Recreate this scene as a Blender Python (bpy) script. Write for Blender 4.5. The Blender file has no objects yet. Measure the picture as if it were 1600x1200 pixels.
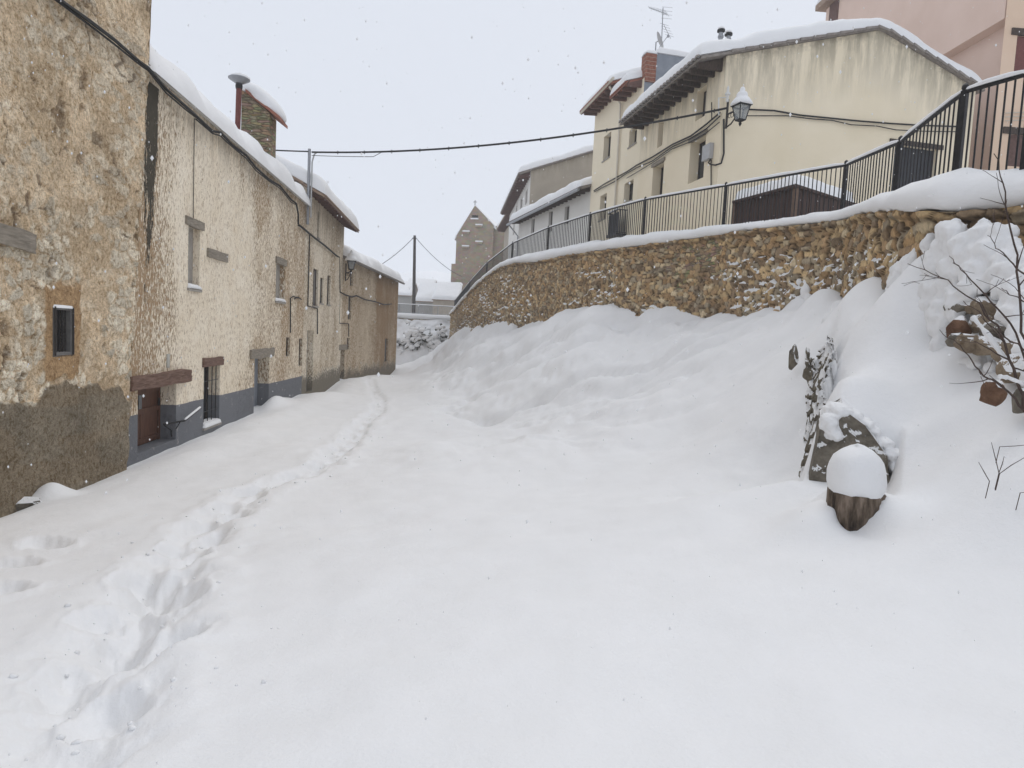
import bpy, math, random
import numpy as np
from mathutils import Vector, Matrix
random.seed(7); rng = np.random.default_rng(11)
S = bpy.context.scene; COL = S.collection
R = math.radians

# ------------------------------------------------------------------ camera
EYE = Vector((0, 0, 2.85)); FPX = 1000.0
PITCH = math.atan(.075); ROLL = math.atan(.05)
Fw = Vector((0, math.cos(PITCH), -math.sin(PITCH)))
R0 = Vector((1, 0, 0)); U0 = Vector((0, math.sin(PITCH), math.cos(PITCH)))
Rt = math.cos(ROLL)*R0 + math.sin(ROLL)*U0
Up = math.cos(ROLL)*U0 - math.sin(ROLL)*R0
cd = bpy.data.cameras.new('camera'); cam = bpy.data.objects.new('camera', cd); COL.objects.link(cam)
cd.sensor_width = 36; cd.lens = FPX/1600*36; cd.clip_end = 4000; cd.clip_start = .05
cam.matrix_world = Matrix(((Rt.x, Up.x, -Fw.x, EYE.x), (Rt.y, Up.y, -Fw.y, EYE.y), (Rt.z, Up.z, -Fw.z, EYE.z), (0, 0, 0, 1)))
S.camera = cam
# ------------------------------------------------------------------ world, sun, exposure
w = bpy.data.worlds.new('World'); S.world = w; w.use_nodes = True
nt = w.node_tree; bg = nt.nodes['Background']
sky = nt.nodes.new('ShaderNodeTexSky'); sky.sky_type = 'NISHITA'; sky.sun_disc = False
SUN_EL, SUN_ROT = R(58), R(25)
sky.sun_elevation = SUN_EL; sky.sun_rotation = SUN_ROT; sky.dust_density = 4
mx = nt.nodes.new('ShaderNodeMix'); mx.data_type = 'RGBA'; mx.inputs[0].default_value = .955
nt.links.new(sky.outputs[0], mx.inputs[6]); mx.inputs[7].default_value = (7.55, 7.95, 8.75, 1)   # the even white of a snow cloud
nt.links.new(mx.outputs[2], bg.inputs[0]); bg.inputs[1].default_value = .1
sd = bpy.data.lights.new('sun', 'SUN'); sd.energy = .95; sd.angle = R(40); sd.color = (1, .975, .94)
so = bpy.data.objects.new('sun', sd); COL.objects.link(so)
sdir = Vector((math.sin(SUN_ROT)*math.cos(SUN_EL), math.cos(SUN_ROT)*math.cos(SUN_EL), math.sin(SUN_EL)))
so.rotation_euler = sdir.to_track_quat('Z', 'Y').to_euler(); so.location = (10, 10, 60)
S.view_settings.view_transform = 'Standard'; S.view_settings.look = 'None'
S.view_settings.exposure = 0; S.view_settings.gamma = 1
S.cycles.max_bounces = 6; S.cycles.diffuse_bounces = 4; S.cycles.volume_bounces = 3
S.cycles.transparent_max_bounces = 12

# ------------------------------------------------------------------ helpers
def ray(px, py):
    return (Rt*((px-800)/FPX) + Up*((600-py)/FPX) + Fw)
def P(px, py, Y):                       # the point of the place at distance Y seen at that pixel of the survey photo
    d = ray(px, py); return EYE + d*(Y/d.y)
def tag(o, label=None, cat=None, group=None, kind=None):
    if label: o['label'] = label
    if cat: o['category'] = cat
    if group: o['group'] = group
    if kind: o['kind'] = kind
    return o
def thing(name, loc, label, cat, group=None):
    o = bpy.data.objects.new(name, None); COL.objects.link(o); o.location = loc; o.empty_display_size = .2
    return tag(o, label, cat, group)
def wloc(o):
    v = Vector((0, 0, 0))
    while o is not None: v += o.location; o = o.parent
    return v
class MB:
    def __init__(s): s.v = []; s.f = []
    def add(s, vs, fs):
        b = len(s.v); s.v += [tuple(v) for v in vs]; s.f += [tuple(i+b for i in f) for f in fs]; return s
    def quad(s, a, b, c, d): return s.add([a, b, c, d], [(0, 1, 2, 3)])
    def hexa(s, p):        # 8 points: bottom ring 0-3, top ring 4-7
        return s.add(p, [(0, 3, 2, 1), (4, 5, 6, 7), (0, 1, 5, 4), (1, 2, 6, 5), (2, 3, 7, 6), (3, 0, 4, 7)])
    def box(s, c, h, rz=0):
        c = Vector(c); ca, sa = math.cos(rz), math.sin(rz); p = []
        for z in (-1, 1):
            for x, y in ((-1, -1), (1, -1), (1, 1), (-1, 1)):
                X, Y = x*h[0], y*h[1]; p.append(c+Vector((X*ca-Y*sa, X*sa+Y*ca, z*h[2])))
        return s.hexa(p)
    def tube(s, pts, r, n=8, caps=True):
        pts = [Vector(p) for p in pts]; rs = r if isinstance(r, (list, tuple)) else [r]*len(pts)
        b = len(s.v); side = None
        for i, p in enumerate(pts):
            t = (pts[min(i+1, len(pts)-1)]-pts[max(i-1, 0)])
            if t.length < 1e-9: t = Vector((0, 0, 1))
            t.normalize()
            if side is None:
                side = t.cross(Vector((0, 0, 1)))
                if side.length < .1: side = t.cross(Vector((1, 0, 0)))
            side = (side - t*side.dot(t)).normalized(); o = t.cross(side)
            for k in range(n):
                a = 2*math.pi*k/n; s.v.append(tuple(p+(side*math.cos(a)+o*math.sin(a))*rs[i]))
        for i in range(len(pts)-1):
            for k in range(n):
                k2 = (k+1) % n; s.f.append((b+i*n+k, b+i*n+k2, b+(i+1)*n+k2, b+(i+1)*n+k))
        if caps:
            s.f.append(tuple(b+k for k in range(n))[::-1]); e = b+(len(pts)-1)*n; s.f.append(tuple(e+k for k in range(n)))
        return s
    def lathe(s, c, prof, n=16, rot=0):
        c = Vector(c); b = len(s.v)
        for r, z in prof:
            for k in range(n):
                a = 2*math.pi*k/n+rot; s.v.append((c.x+r*math.cos(a), c.y+r*math.sin(a), c.z+z))
        for i in range(len(prof)-1):
            for k in range(n):
                k2 = (k+1) % n; s.f.append((b+i*n+k, b+i*n+k2, b+(i+1)*n+k2, b+(i+1)*n+k))
        s.f.append(tuple(b+k for k in range(n))[::-1]); e = b+(len(prof)-1)*n; s.f.append(tuple(e+k for k in range(n)))
        return s
    def blob(s, c, r, amp=.12, fr=2.5, n=14, flat=None):
        c = Vector(c); r = (r, r, r) if not isinstance(r, (tuple, list)) else r
        b = len(s.v); m = n; k2 = n*2
        pts = []
        for i in range(m+1):
            th = math.pi*i/m
            for j in range(k2):
                ph = 2*math.pi*j/k2; pts.append((math.sin(th)*math.cos(ph), math.sin(th)*math.sin(ph), math.cos(th)))
        a = np.array(pts); q = a*np.array(r); wp = q+np.array(c)
        k = 1+amp*(2*fbm(wp[:, 0]*fr, wp[:, 1]*fr, wp[:, 2]*fr)-1)*2
        q = q*k[:, None]
        if flat is not None: q[:, 2] = np.maximum(q[:, 2], flat)
        s.v += [tuple(x) for x in (q+np.array(c))]
        for i in range(m):
            for j in range(k2):
                j2 = (j+1) % k2; s.f.append((b+i*k2+j, b+(i+1)*k2+j, b+(i+1)*k2+j2, b+i*k2+j2))
        return s
    def build(s, name, mat, parent=None, smooth=False, label=None):
        return mesh_obj(name, s.v, s.f, mat, parent, smooth, label)
def mesh_obj(name, v, f, mat, parent=None, smooth=False, label=None):
    o0 = wloc(parent) if parent is not None else Vector((0, 0, 0))
    v = np.asarray(v, dtype=np.float64)
    if parent is None: 
        c = v.mean(0); o0 = Vector((c[0], c[1], v[:, 2].min()))
    v = v-np.array(o0)
    me = bpy.data.meshes.new(name)
    if isinstance(f, np.ndarray):
        me.vertices.add(len(v)); me.vertices.foreach_set('co', v.astype(np.float32).ravel())
        me.loops.add(f.size); me.loops.foreach_set('vertex_index', f.astype(np.int32).ravel())
        me.polygons.add(len(f)); me.polygons.foreach_set('loop_start', np.arange(len(f), dtype=np.int32)*4)
        me.update(calc_edges=True); me.validate()
    else:
        me.from_pydata([tuple(x) for x in v], [], f); me.update()
    if smooth: me.polygons.foreach_set('use_smooth', [True]*len(me.polygons))
    me.materials.append(mat); o = bpy.data.objects.new(name, me); COL.objects.link(o)
    if parent is not None: o.parent = parent
    else: o.location = o0
    if label: o['label'] = label
    return o
def grid_faces(nu, nv, wrap=False):
    i, j = np.meshgrid(np.arange(nu-1), np.arange(nv-1), indexing='ij'); a = i*nv+j
    return np.stack([a, a+nv, a+nv+1, a+1], -1).reshape(-1, 4)
# value noise
def _h(x, y, z):
    n = (x.astype(np.int64)*374761393+y.astype(np.int64)*668265263+z.astype(np.int64)*2147483647+1013904223) & 0xffffffff
    n = ((n ^ (n >> 13))*1274126177) & 0xffffffff; n = ((n ^ (n >> 15))*2246822519) & 0xffffffff
    return ((n ^ (n >> 16)) & 0xffffff)/float(0xffffff)
def vnoise(x, y, z):
    xi, yi, zi = np.floor(x), np.floor(y), np.floor(z); fx, fy, fz = x-xi, y-yi, z-zi
    fx, fy, fz = fx*fx*(3-2*fx), fy*fy*(3-2*fy), fz*fz*(3-2*fz); r = 0
    for a in (0, 1):
        for b in (0, 1):
            for c in (0, 1):
                r = r+_h(xi+a, yi+b, zi+c)*(fx if a else 1-fx)*(fy if b else 1-fy)*(fz if c else 1-fz)
    return r
def fbm(x, y, z=None, o=3):
    x = np.asarray(x, dtype=float); y = np.asarray(y, dtype=float); z = np.zeros_like(x) if z is None else np.asarray(z, dtype=float)
    r = 0; a = .5; t = 0
    for k in range(o):
        r = r+a*vnoise(x+17*k, y-9*k, z+5*k); t += a; a *= .5; x, y, z = x*2.03, y*2.03, z*2.03
    return r/t
def sstep(a, b, x):
    t = np.clip((x-a)/(b-a), 0, 1); return t*t*(3-2*t)

# ------------------------------------------------------------------ node helpers
class G:
    def __init__(s, name):
        s.m = bpy.data.materials.new(name); s.m.use_nodes = True; s.t = s.m.node_tree; s.b = s.t.nodes['Principled BSDF']
        s.geo = s.t.nodes.new('ShaderNodeNewGeometry'); s.pos = s.geo.outputs['Position']
    def put(s, sock, v):
        if isinstance(v, bpy.types.NodeSocket): s.t.links.new(v, sock)
        elif isinstance(v, (tuple, list)): sock.default_value = (*v, 1) if len(v) == 3 and len(sock.default_value) == 4 else v
        else: sock.default_value = v
    def math(s, op, a, b=0., clamp=False):
        n = s.t.nodes.new('ShaderNodeMath'); n.operation = op; n.use_clamp = clamp; s.put(n.inputs[0], a); s.put(n.inputs[1], b); return n.outputs[0]
    def mapr(s, v, a, b, c=0., d=1.):
        n = s.t.nodes.new('ShaderNodeMapRange'); s.put(n.inputs[0], v); 
        for i, x in enumerate((a, b, c, d)): s.put(n.inputs[i+1], x)
        return n.outputs[0]
    def mix(s, f, a, b, mode='MIX'):
        n = s.t.nodes.new('ShaderNodeMix'); n.data_type = 'RGBA'; n.blend_type = mode; s.put(n.inputs[0], f); s.put(n.inputs[6], a); s.put(n.inputs[7], b); return n.outputs[2]
    def scale(s, sc, vec=None, off=(0, 0, 0)):
        n = s.t.nodes.new('ShaderNodeMapping'); s.put(n.inputs[0], vec or s.pos); n.inputs['Scale'].default_value = sc; n.inputs['Location'].default_value = off; return n.outputs[0]
    def noise(s, sc, det=4, ro=.55, vec=None, dist=0.):
        n = s.t.nodes.new('ShaderNodeTexNoise'); s.put(n.inputs['Vector'], vec or s.pos); n.inputs['Scale'].default_value = sc
        n.inputs['Detail'].default_value = det; n.inputs['Roughness'].default_value = ro; n.inputs['Distortion'].default_value = dist; return n.outputs[0]
    def voro(s, sc, vec=None, feat='F1', out='Distance', rnd=1.):
        n = s.t.nodes.new('ShaderNodeTexVoronoi'); n.feature = feat; s.put(n.inputs['Vector'], vec or s.pos); n.inputs['Scale'].default_value = sc; n.inputs['Randomness'].default_value = rnd; return n.outputs[out]
    def ramp(s, f, stops, interp='LINEAR'):
        n = s.t.nodes.new('ShaderNodeValToRGB'); s.put(n.inputs[0], f); e = n.color_ramp.elements; n.color_ramp.interpolation = interp
        while len(e) > 1: e.remove(e[-1])
        e[0].position = stops[0][0]; e[0].color = (*stops[0][1], 1)
        for p, c in stops[1:]: x = e.new(p); x.color = (*c, 1)
        return n.outputs[0]
    def sep(s, v=None):
        n = s.t.nodes.new('ShaderNodeSeparateXYZ'); s.put(n.inputs[0], v or s.pos); return n.outputs
    def attr(s, name, out='Color'):
        n = s.t.nodes.new('ShaderNodeAttribute'); n.attribute_name = name; return n.outputs[out]
    def bump(s, h, st=.5, dist=.02):
        n = s.t.nodes.new('ShaderNodeBump'); s.put(n.inputs['Height'], h); n.inputs['Strength'].default_value = st; n.inputs['Distance'].default_value = dist; s.t.links.new(n.outputs[0], s.b.inputs['Normal']); return n.outputs[0]
    def out(s, col, rough=.85, spec=.25, metal=0.):
        s.put(s.b.inputs['Base Color'], col); s.put(s.b.inputs['Roughness'], rough); s.b.inputs['Specular IOR Level'].default_value = spec; s.b.inputs['Metallic'].default_value = metal; return s.m
MT = {}
SNOWC = (.82, .82, .82)
def _():
    g = G('snow'); n1 = g.noise(60, 3, .6); n2 = g.noise(9, 4, .6); n3 = g.noise(2.2, 3)
    h = g.math('ADD', g.math('MULTIPLY', n1, .22), g.math('ADD', g.math('MULTIPLY', n2, .5), n3))
    g.bump(h, .5, .03); c = g.mix(g.mapr(n3, .35, .65), (.805, .805, .805), (.83, .83, .832))
    MT['snow'] = g.out(c, .7, .2)
    def plain(name, c1, c2, sc=6, rough=.8, bump=.2, bd=.01, metal=0., spec=.25, stretch=None):
        g = G(name); v = g.scale(stretch) if stretch else g.pos; n = g.noise(sc, 5, .6, v); g.bump(n, bump, bd)
        MT[name] = g.out(g.mix(g.mapr(n, .3, .7), c1, c2), rough, spec, metal)
    plain('iron', (.018, .018, .02), (.035, .033, .032), 20, .5, .2, .002, .3)
    plain('iron_rough', (.03, .028, .026), (.06, .05, .045), 30, .7, .2, .004)
    plain('cable', (.02, .02, .022), (.035, .033, .033), 10, .7)
    plain('galv', (.28, .29, .31), (.36, .37, .39), 14, .45, .1, .003, .6)
    plain('plastic_grey', (.38, .38, .38), (.46, .46, .46), 4, .5, .02)
    plain('old_wood_dark', (.035, .025, .02), (.09, .065, .05), 9, .85, .6, .02, stretch=(3, 3, 1))
    plain('rafter_brown', (.09, .05, .04), (.16, .09, .075), 9, .8, .4, .01)
    plain('door_wood', (.07, .03, .018), (.14, .062, .035), 14, .55, .4, .008, stretch=(2.5, 2.5, .25))
    plain('lintel_wood', (.11, .062, .045), (.23, .145, .11), 10, .85, .9, .03, stretch=(1.5, .35, 3))
    plain('lintel_grey', (.19, .165, .13), (.32, .28, .23), 9, .85, .8, .02, stretch=(1.5, .5, 3))
    plain('blind_grey', (.13, .125, .12), (.19, .18, .17), 9, .7, .2)
    plain('bricked_fill', (.30, .28, .25), (.40, .37, .33), 7, .9, .6, .02)
    plain('dark_inside', (.02, .02, .022), (.035, .033, .033), 3, .5, .1)
    plain('gate_black', (.02, .022, .028), (.04, .042, .05), 5, .5, .1)
    plain('shed_brown', (.045, .026, .021), (.075, .045, .036), 11, .75, .4, .01, stretch=(8, 8, .6))
    plain('shed_post', (.11, .07, .05), (.16, .105, .075), 9, .75, .3, .01)
    plain('tile', (.24, .16, .12), (.36, .27, .20), 7, .85, .4, .01)
    plain('tile_red', (.26, .10, .07), (.36, .16, .11), 9, .8, .4, .01)
    plain('tile_grey', (.19, .165, .15), (.31, .28, .25), 7, .85, .4, .01)
    plain('pipe_red', (.12, .035, .03), (.19, .06, .05), 12, .6, .3, .004)
    plain('pipe_cream', (.55, .50, .42), (.62, .57, .48), 4, .5, .05)
    plain('pole_wood', (.045, .04, .037), (.09, .08, .07), 8, .85, .4, .01, stretch=(6, 6, .5))
    plain('twig', (.055, .038, .032), (.10, .07, .058), 30, .8, .3, .003)
    plain('white_trim', (.62, .62, .60), (.70, .70, .68), 6, .6, .1)
    plain('grey_render', (.21, .23, .26), (.27, .29, .325), 3, .85, .3, .01)
    plain('meter', (.40, .39, .35), (.48, .47, .43), 5, .6, .1)
    plain('leaf_dark', (.035, .04, .028), (.08, .085, .06), 12, .8, .3)
    plain('step_dark', (.075, .08, .09), (.12, .125, .135), 9, .8, .4)
    plain('far_wall_tan', (.36, .31, .25), (.45, .40, .33), 1.5, .9, .4, .04)
    plain('far_wall_grey', (.30, .29, .27), (.38, .37, .35), 1.5, .9, .3, .04)
    plain('beige_trim', (.50, .43, .34), (.56, .49, .40), 6, .8, .2)
    g = G('lamp_glass'); g.b.inputs['Transmission Weight'].default_value = .7; g.b.inputs['IOR'].default_value = 1.1
    MT['glass'] = g.out((.55, .58, .60), .25, .4)
    g = G('window_glass'); MT['pane'] = g.out((.035, .04, .045), .12, .5)
    g = G('brick_red'); br = g.t.nodes.new('ShaderNodeTexBrick'); g.put(br.inputs['Vector'], g.scale((1, 1, 1)))
    n = g.noise(14, 3); s0_ = g.sep(); jz = g.math('PINGPONG', g.math('MULTIPLY', s0_[2], 6.), .5); MT['brick'] = g.out(g.mix(g.mapr(jz, .03, .07, 1, 0), g.mix(g.mapr(n, .35, .7), (.20, .075, .05), (.34, .15, .10)), (.36, .31, .26)), .85); 
    s_ = g.sep(); k = g.math('PINGPONG', g.math('MULTIPLY', s_[2], 12.), .5); g.bump(g.mapr(k, 0, .12), .6, .01)
    # rubble and earth plaster of the nearest house
    g = G('earth_plaster'); cc = g.attr('stone'); n1 = g.noise(13, 6, .72, dist=.6); n2 = g.noise(42, 5, .7); n3 = g.noise(5, 5, .65)
    c = g.mix(1., cc, g.ramp(n1, [(.30, (.36, .30, .22)), (.42, (.80, .73, .63)), (.50, (1., .98, .95)), (.64, (1.30, 1.29, 1.26))]), 'MULTIPLY')
    c = g.mix(1., c, g.ramp(n2, [(.32, (.55, .50, .42)), (.45, (1., 1., 1.)), (.62, (1.2, 1.2, 1.18))]), 'MULTIPLY')
    g.bump(g.math('ADD', g.math('MULTIPLY', n1, 1.2), g.math('ADD', g.math('MULTIPLY', n2, .5), n3)), .9, .05)
    MT['earth_plaster'] = g.out(c, .95, .1)
    # cream pebbledash, flaking brown, blue grey painted foot
    def cream(name, c1, c2, flake, amount, band=None, band_noise=.08, yr=None, bandcol=((.155, .16, .175), (.215, .22, .235)), hi=None):
        g = G(name); n1 = g.noise(1.2, 5, .6); fl = g.noise(15, 5, .70, g.scale((1.5, 1.5, .6))); patch = g.noise(.55, 4, .6, g.scale((1, 1, .45), off=(5, 3, 1))); fine = g.noise(45, 3)
        c = g.mix(g.mapr(n1, .3, .7), c1, c2)
        if yr:      # the stretch of the wall where the dash has come off most
            for (ya, yb, yc, yd, am) in yr:
                y = g.sep()[1]; k = g.math('MULTIPLY', g.mapr(y, ya, yb), g.mapr(y, yc, yd, 1, 0)); patch = g.math('ADD', patch, g.math('MULTIPLY', k, am))
        k = g.mapr(fl, g.math('SUBTRACT', amount, g.math('MULTIPLY', patch, .42)), g.math('SUBTRACT', amount+.04, g.math('MULTIPLY', patch, .42)))
        k = g.math('SUBTRACT', 1, k) if False else k
        c = g.mix(g.math('MULTIPLY', k, .9), c, g.mix(g.mapr(fine, .3, .7), flake[0], flake[1]))
        sp2 = g.noise(20, 5, .74, g.scale((1.4, 1.4, .42))); c = g.mix(g.math('MULTIPLY', g.mapr(sp2, .545, .585), .9), c, g.mix(.35, flake[0], c)); sp3 = g.noise(7, 5, .7, g.scale((1.2, 1.2, .5))); c = g.mix(g.math('MULTIPLY', g.mapr(sp3, .54, .66), .35), c, flake[1])
        hh = g.math('ADD', g.math('MULTIPLY', k, -.6), g.math('ADD', g.math('MULTIPLY', fine, .3), g.math('MULTIPLY', fl, .7)))
        if hi:      # water streaks under the eaves
            zt, ya, yb = hi; st = g.noise(4.5, 5, .65, g.scale((1, 1, .12))); s_ = g.sep()
            k2 = g.math('MULTIPLY', g.mapr(s_[2], zt-1.6, zt-.1), g.mapr(st, .40, .60)); c = g.mix(g.math('MULTIPLY', k2, .6), c, (.24, .19, .13))
        if band is not None:
            s_ = g.sep(); bz = band if not isinstance(band, tuple) else g.mapr(s_[1], band[0], band[1], band[2], band[3])
            lim = g.math('ADD', g.math('ADD', bz, g.math('MULTIPLY', g.math('SUBTRACT', n1, .5), band_noise)), g.math('MULTIPLY', g.math('SUBTRACT', fl, .5), band_noise*2.2 if band_noise > .3 else 0.))
            low = g.math('LESS_THAN', s_[2], lim); pe = g.mapr(g.noise(3.2, 6, .72), .62, .66)
            bc = g.mix(fl, bandcol[0], bandcol[1]); bc = g.mix(g.math('MULTIPLY', pe, .8), bc, (.42, .40, .37)); c = g.mix(low, c, bc)
        g.bump(hh, .8, .025); MT[name] = g.out(c, .92, .12)
        return g
    cream('cream_dash', (.84, .73, .565), (.93, .84, .69), ((.26, .155, .075), (.46, .31, .175)), .76, (12.5, 26, .92, .78), .05, [(19.5, 21, 26.2, 26.6, .17), (14.2, 14.6, 17.8, 20, -.17), (11, 12, 13.2, 15.5, .13)], hi=(8, 0, 0))
    cream('cream_aged', (.76, .67, .53), (.86, .78, .65), ((.28, .18, .09), (.42, .30, .17)), .745, .70, 1.1, [(31, 33, 60, 61, .08)], ((.15, .13, .10), (.27, .24, .19)), hi=(8, 0, 0))
    cream('ochre_aged', (.58, .48, .35), (.72, .62, .48), ((.22, .13, .06), (.36, .22, .11)), .74, .40, 1.3, [(42, 44, 60, 61, .26)], ((.13, .11, .085), (.25, .21, .155)))
    # smooth painted renders of the upper houses
    def render(name, c1, c2, streak=None, sc=.6, lower=None):
        g = G(name); n1 = g.noise(sc, 4, .55); f = g.noise(30, 3); c = g.mix(g.mapr(n1, .3, .7), c1, c2)
        if streak:      # soot and rain streaks from the coping, given by the height along the wall top
            st = g.noise(2.6, 6, .7, g.scale((1, 1, .14))); br_ = g.noise(3.5, 6, .7); t = g.attr('topd', 'Fac')
            k = g.math('MULTIPLY', g.mapr(t, streak, 0., 0, 1), g.mapr(st, .38, .58)); c = g.mix(g.math('MULTIPLY', k, .75), c, (.27, .24, .18))
            k = g.math('MULTIPLY', g.mapr(t, .35, 0., 0, 1), g.mapr(br_, .42, .58)); c = g.mix(g.math('MULTIPLY', k, .6), c, (.17, .14, .10))
        g.bump(g.math('ADD', f, g.math('MULTIPLY', n1, .5)), .3, .01); MT[name] = g.out(c, .9, .12)
    render('cream_render', (.78, .68, .50), (.85, .75, .575), 2.3)
    render('cream_front', (.80, .71, .54), (.86, .77, .60))
    render('white_render', (.66, .64, .60), (.74, .72, .68))
    render('dirty_concrete', (.34, .30, .24), (.42, .37, .30), 1.2)
    render('pink_render', (.70, .53, .44), (.76, .59, .50))
    render('peach_render', (.70, .52, .38), (.76, .58, .44))
    g = G('church_stone'); n = g.noise(.7, 5, .6); vo = g.voro(2.2, g.scale((1, 1, 1.7)), out='Color'); MT['church'] = g.out(g.mix(.25, g.mix(g.mapr(n, .3, .7), (.30, .235, .17), (.40, .32, .235)), g.mix(1., (.35, .28, .2), vo, 'MULTIPLY')), .95)
    g.bump(g.noise(3, 5), .6, .05)
    g = G('chimney_stone'); v = g.scale((2.0, 2.0, 7.5)); e = g.voro(1.6, v, 'DISTANCE_TO_EDGE'); n = g.noise(6, 5); cc = g.voro(1.6, v, out='Color')
    c = g.mix(g.mapr(n, .3, .7), (.30, .225, .13), (.46, .38, .25)); c = g.mix(.3, c, g.mix(1., c, cc, 'MULTIPLY')); c = g.mix(g.mapr(e, .05, .01, 0, .8), c, (.19, .145, .095)); g.bump(g.math('ADD', g.mapr(e, 0, .14), g.math('MULTIPLY', n, .5)), 1, .05); MT['chimney_stone'] = g.out(c, .95)
    # rubble of the retaining wall: cell colours come with the mesh
    g = G('rubble_wall'); cc = g.attr('stone'); n = g.noise(16, 5, .65); n2 = g.noise(45, 3)
    c = g.mix(.55, cc, g.mix(1., cc, g.ramp(n, [(.3, (.45, .42, .38)), (.7, (1.35, 1.3, 1.2))]), 'MULTIPLY'))
    nz = g.sep(g.geo.outputs['Normal'])[2]; sn = g.math('MULTIPLY', g.math('GREATER_THAN', g.math('ADD', nz, g.math('MULTIPLY', g.math('SUBTRACT', n, .5), .5)), .30), g.attr('cling', 'Fac'))
    g.bump(g.math('ADD', n, g.math('MULTIPLY', n2, .4)), .7, .03); MT['rubble'] = g.out(g.mix(g.math('GREATER_THAN', sn, .42), c, SNOWC), .92, .12)
    def rock(name, a, b, cl=.35):
        g = G(name); n = g.noise(5, 6, .65); n2 = g.noise(28, 4, .7); nz = g.sep(g.geo.outputs['Normal'])[2]
        c = g.mix(g.mapr(g.math('ADD', n, g.math('MULTIPLY', n2, .3)), .45, .85), a, b)
        sn = g.math('GREATER_THAN', g.math('ADD', nz, g.math('MULTIPLY', g.math('SUBTRACT', g.noise(9, 5, .7), .5), 1.6)), cl)
        g.bump(g.math('ADD', n, g.math('MULTIPLY', n2, .5)), .9, .04); MT[name] = g.out(g.mix(sn, c, SNOWC), .92, .15)
    rock('rock_grey', (.085, .075, .06), (.26, .23, .185), .54)
    rock('rock_tan', (.12, .085, .055), (.36, .29, .21), .45)
    rock('rock_rust', (.085, .045, .03), (.23, .135, .085), .62)
    g = G('ruin'); n = g.noise(7, 6, .7); n2 = g.noise(26, 4, .7); nz = g.sep(g.geo.outputs['Normal'])[2]; cv = g.noise(2.6, 4, .6, g.scale((1, 1, .7)))
    sn = g.math('GREATER_THAN', g.math('ADD', g.math('MULTIPLY', nz, .30), cv), .53); g.bump(g.math('ADD', n, g.math('MULTIPLY', n2, .5)), .8, .03)
    MT['ruin'] = g.out(g.mix(sn, g.mix(g.mapr(g.math('ADD', n, g.math('MULTIPLY', n2, .3)), .45, .85), (.07, .062, .05), (.23, .20, .15)), SNOWC), .92, .15)
    g = G('stump_bark'); a = g.noise(14, 5, .65, g.scale((1, 1, .22))); b = g.noise(60, 3, .6, g.scale((1, 1, .3))); g.bump(g.math('ADD', a, g.math('MULTIPLY', b, .4)), 1, .03)
    MT['stump'] = g.out(g.ramp(a, [(.34, (.03, .023, .018)), (.48, (.12, .09, .065)), (.64, (.27, .21, .165))]), .9)
    g = G('stain_black'); a = g.noise(4, 6, .75, g.scale((2.4, 2.4, .30))); b = g.noise(15, 5, .78, g.scale((1.2, 1.2, .6))); e = g.attr('edge', 'Fac')
    al = g.math('GREATER_THAN', g.math('ADD', g.math('ADD', g.math('MULTIPLY', a, .6), g.math('MULTIPLY', b, .4)), g.math('MULTIPLY', e, .30)), .675); MT['stain'] = g.out(g.mix(b, (.04, .036, .028), (.12, .105, .08)), .95, .05)
    g.put(g.b.inputs['Alpha'], al)
_()

# ------------------------------------------------------------------ survey of the terrace edge (fence, coping, foot of the wall)
ST = [(1600, 7.15, 112, 266, 333, 420), (1495, 7.9, 143, 272, 331, 400), (1400, 10.2, 222, 300, 333, 445), (1316, 12.9, 258, 328, 349, 475), (1130, 17.7, 290, 352, 370, 498),
      (1005, 21.3, 312, 366, 387, 478), (920, 26, 335, 379, 397, 489), (855, 31, 356, 392, 409, 500), (800, 36, 380, 404, 416, 502), (760, 41, 411, 432, 441, 508), (733, 46, 441, 460, 468, 515), (710, 56, 470, 486, 493, 528)]
stn = []
for px, Y, a, b, c, d in ST:
    p = P(px, b, Y); stn.append((p.x, p.y, P(px, a, Y).z, p.z, P(px, c, Y).z, P(px, d, Y).z))
s0 = stn[0]
stn = [(7.4, -6, s0[2]-.7, s0[3]-.7, s0[4]-.6, s0[5]-.9), (6.9, 0, s0[2]-.45, s0[3]-.45, s0[4]-.35, s0[5]-.6), (6.35, 4.3, s0[2]-.1, s0[3]-.15, s0[4]-.1, s0[5]-.25)] + stn
NS = len(stn); stn = np.array(stn)
# dense smooth path
def catmull(A, n=14):
    out = []; 
    for i in range(len(A)-1):
        p0, p1, p2, p3 = A[max(i-1, 0)], A[i], A[i+1], A[min(i+2, len(A)-1)]
        for k in range(n):
            t = k/n; out.append(.5*((2*p1)+(-p0+p2)*t+(2*p0-5*p1+4*p2-p3)*t*t+(-p0+3*p1-3*p2+p3)*t**3))
    out.append(A[-1]); return np.array(out)
PATH = catmull(stn)
dxy = np.diff(PATH[:, :2], axis=0); ARC = np.concatenate([[0], np.cumsum(np.hypot(dxy[:, 0], dxy[:, 1]))])
def path_at(s):
    return np.stack([np.interp(s, ARC, PATH[:, k]) for k in range(6)], -1)
def path_nrm(s):
    a = path_at(np.maximum(s-.4, 0)); b = path_at(np.minimum(s+.4, ARC[-1])); t = (b-a)[:, :2]; t /= np.linalg.norm(t, axis=1)[:, None]
    return np.stack([-t[:, 1], t[:, 0]], -1)        # towards the street (left of travel)
FACE = .28
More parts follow.
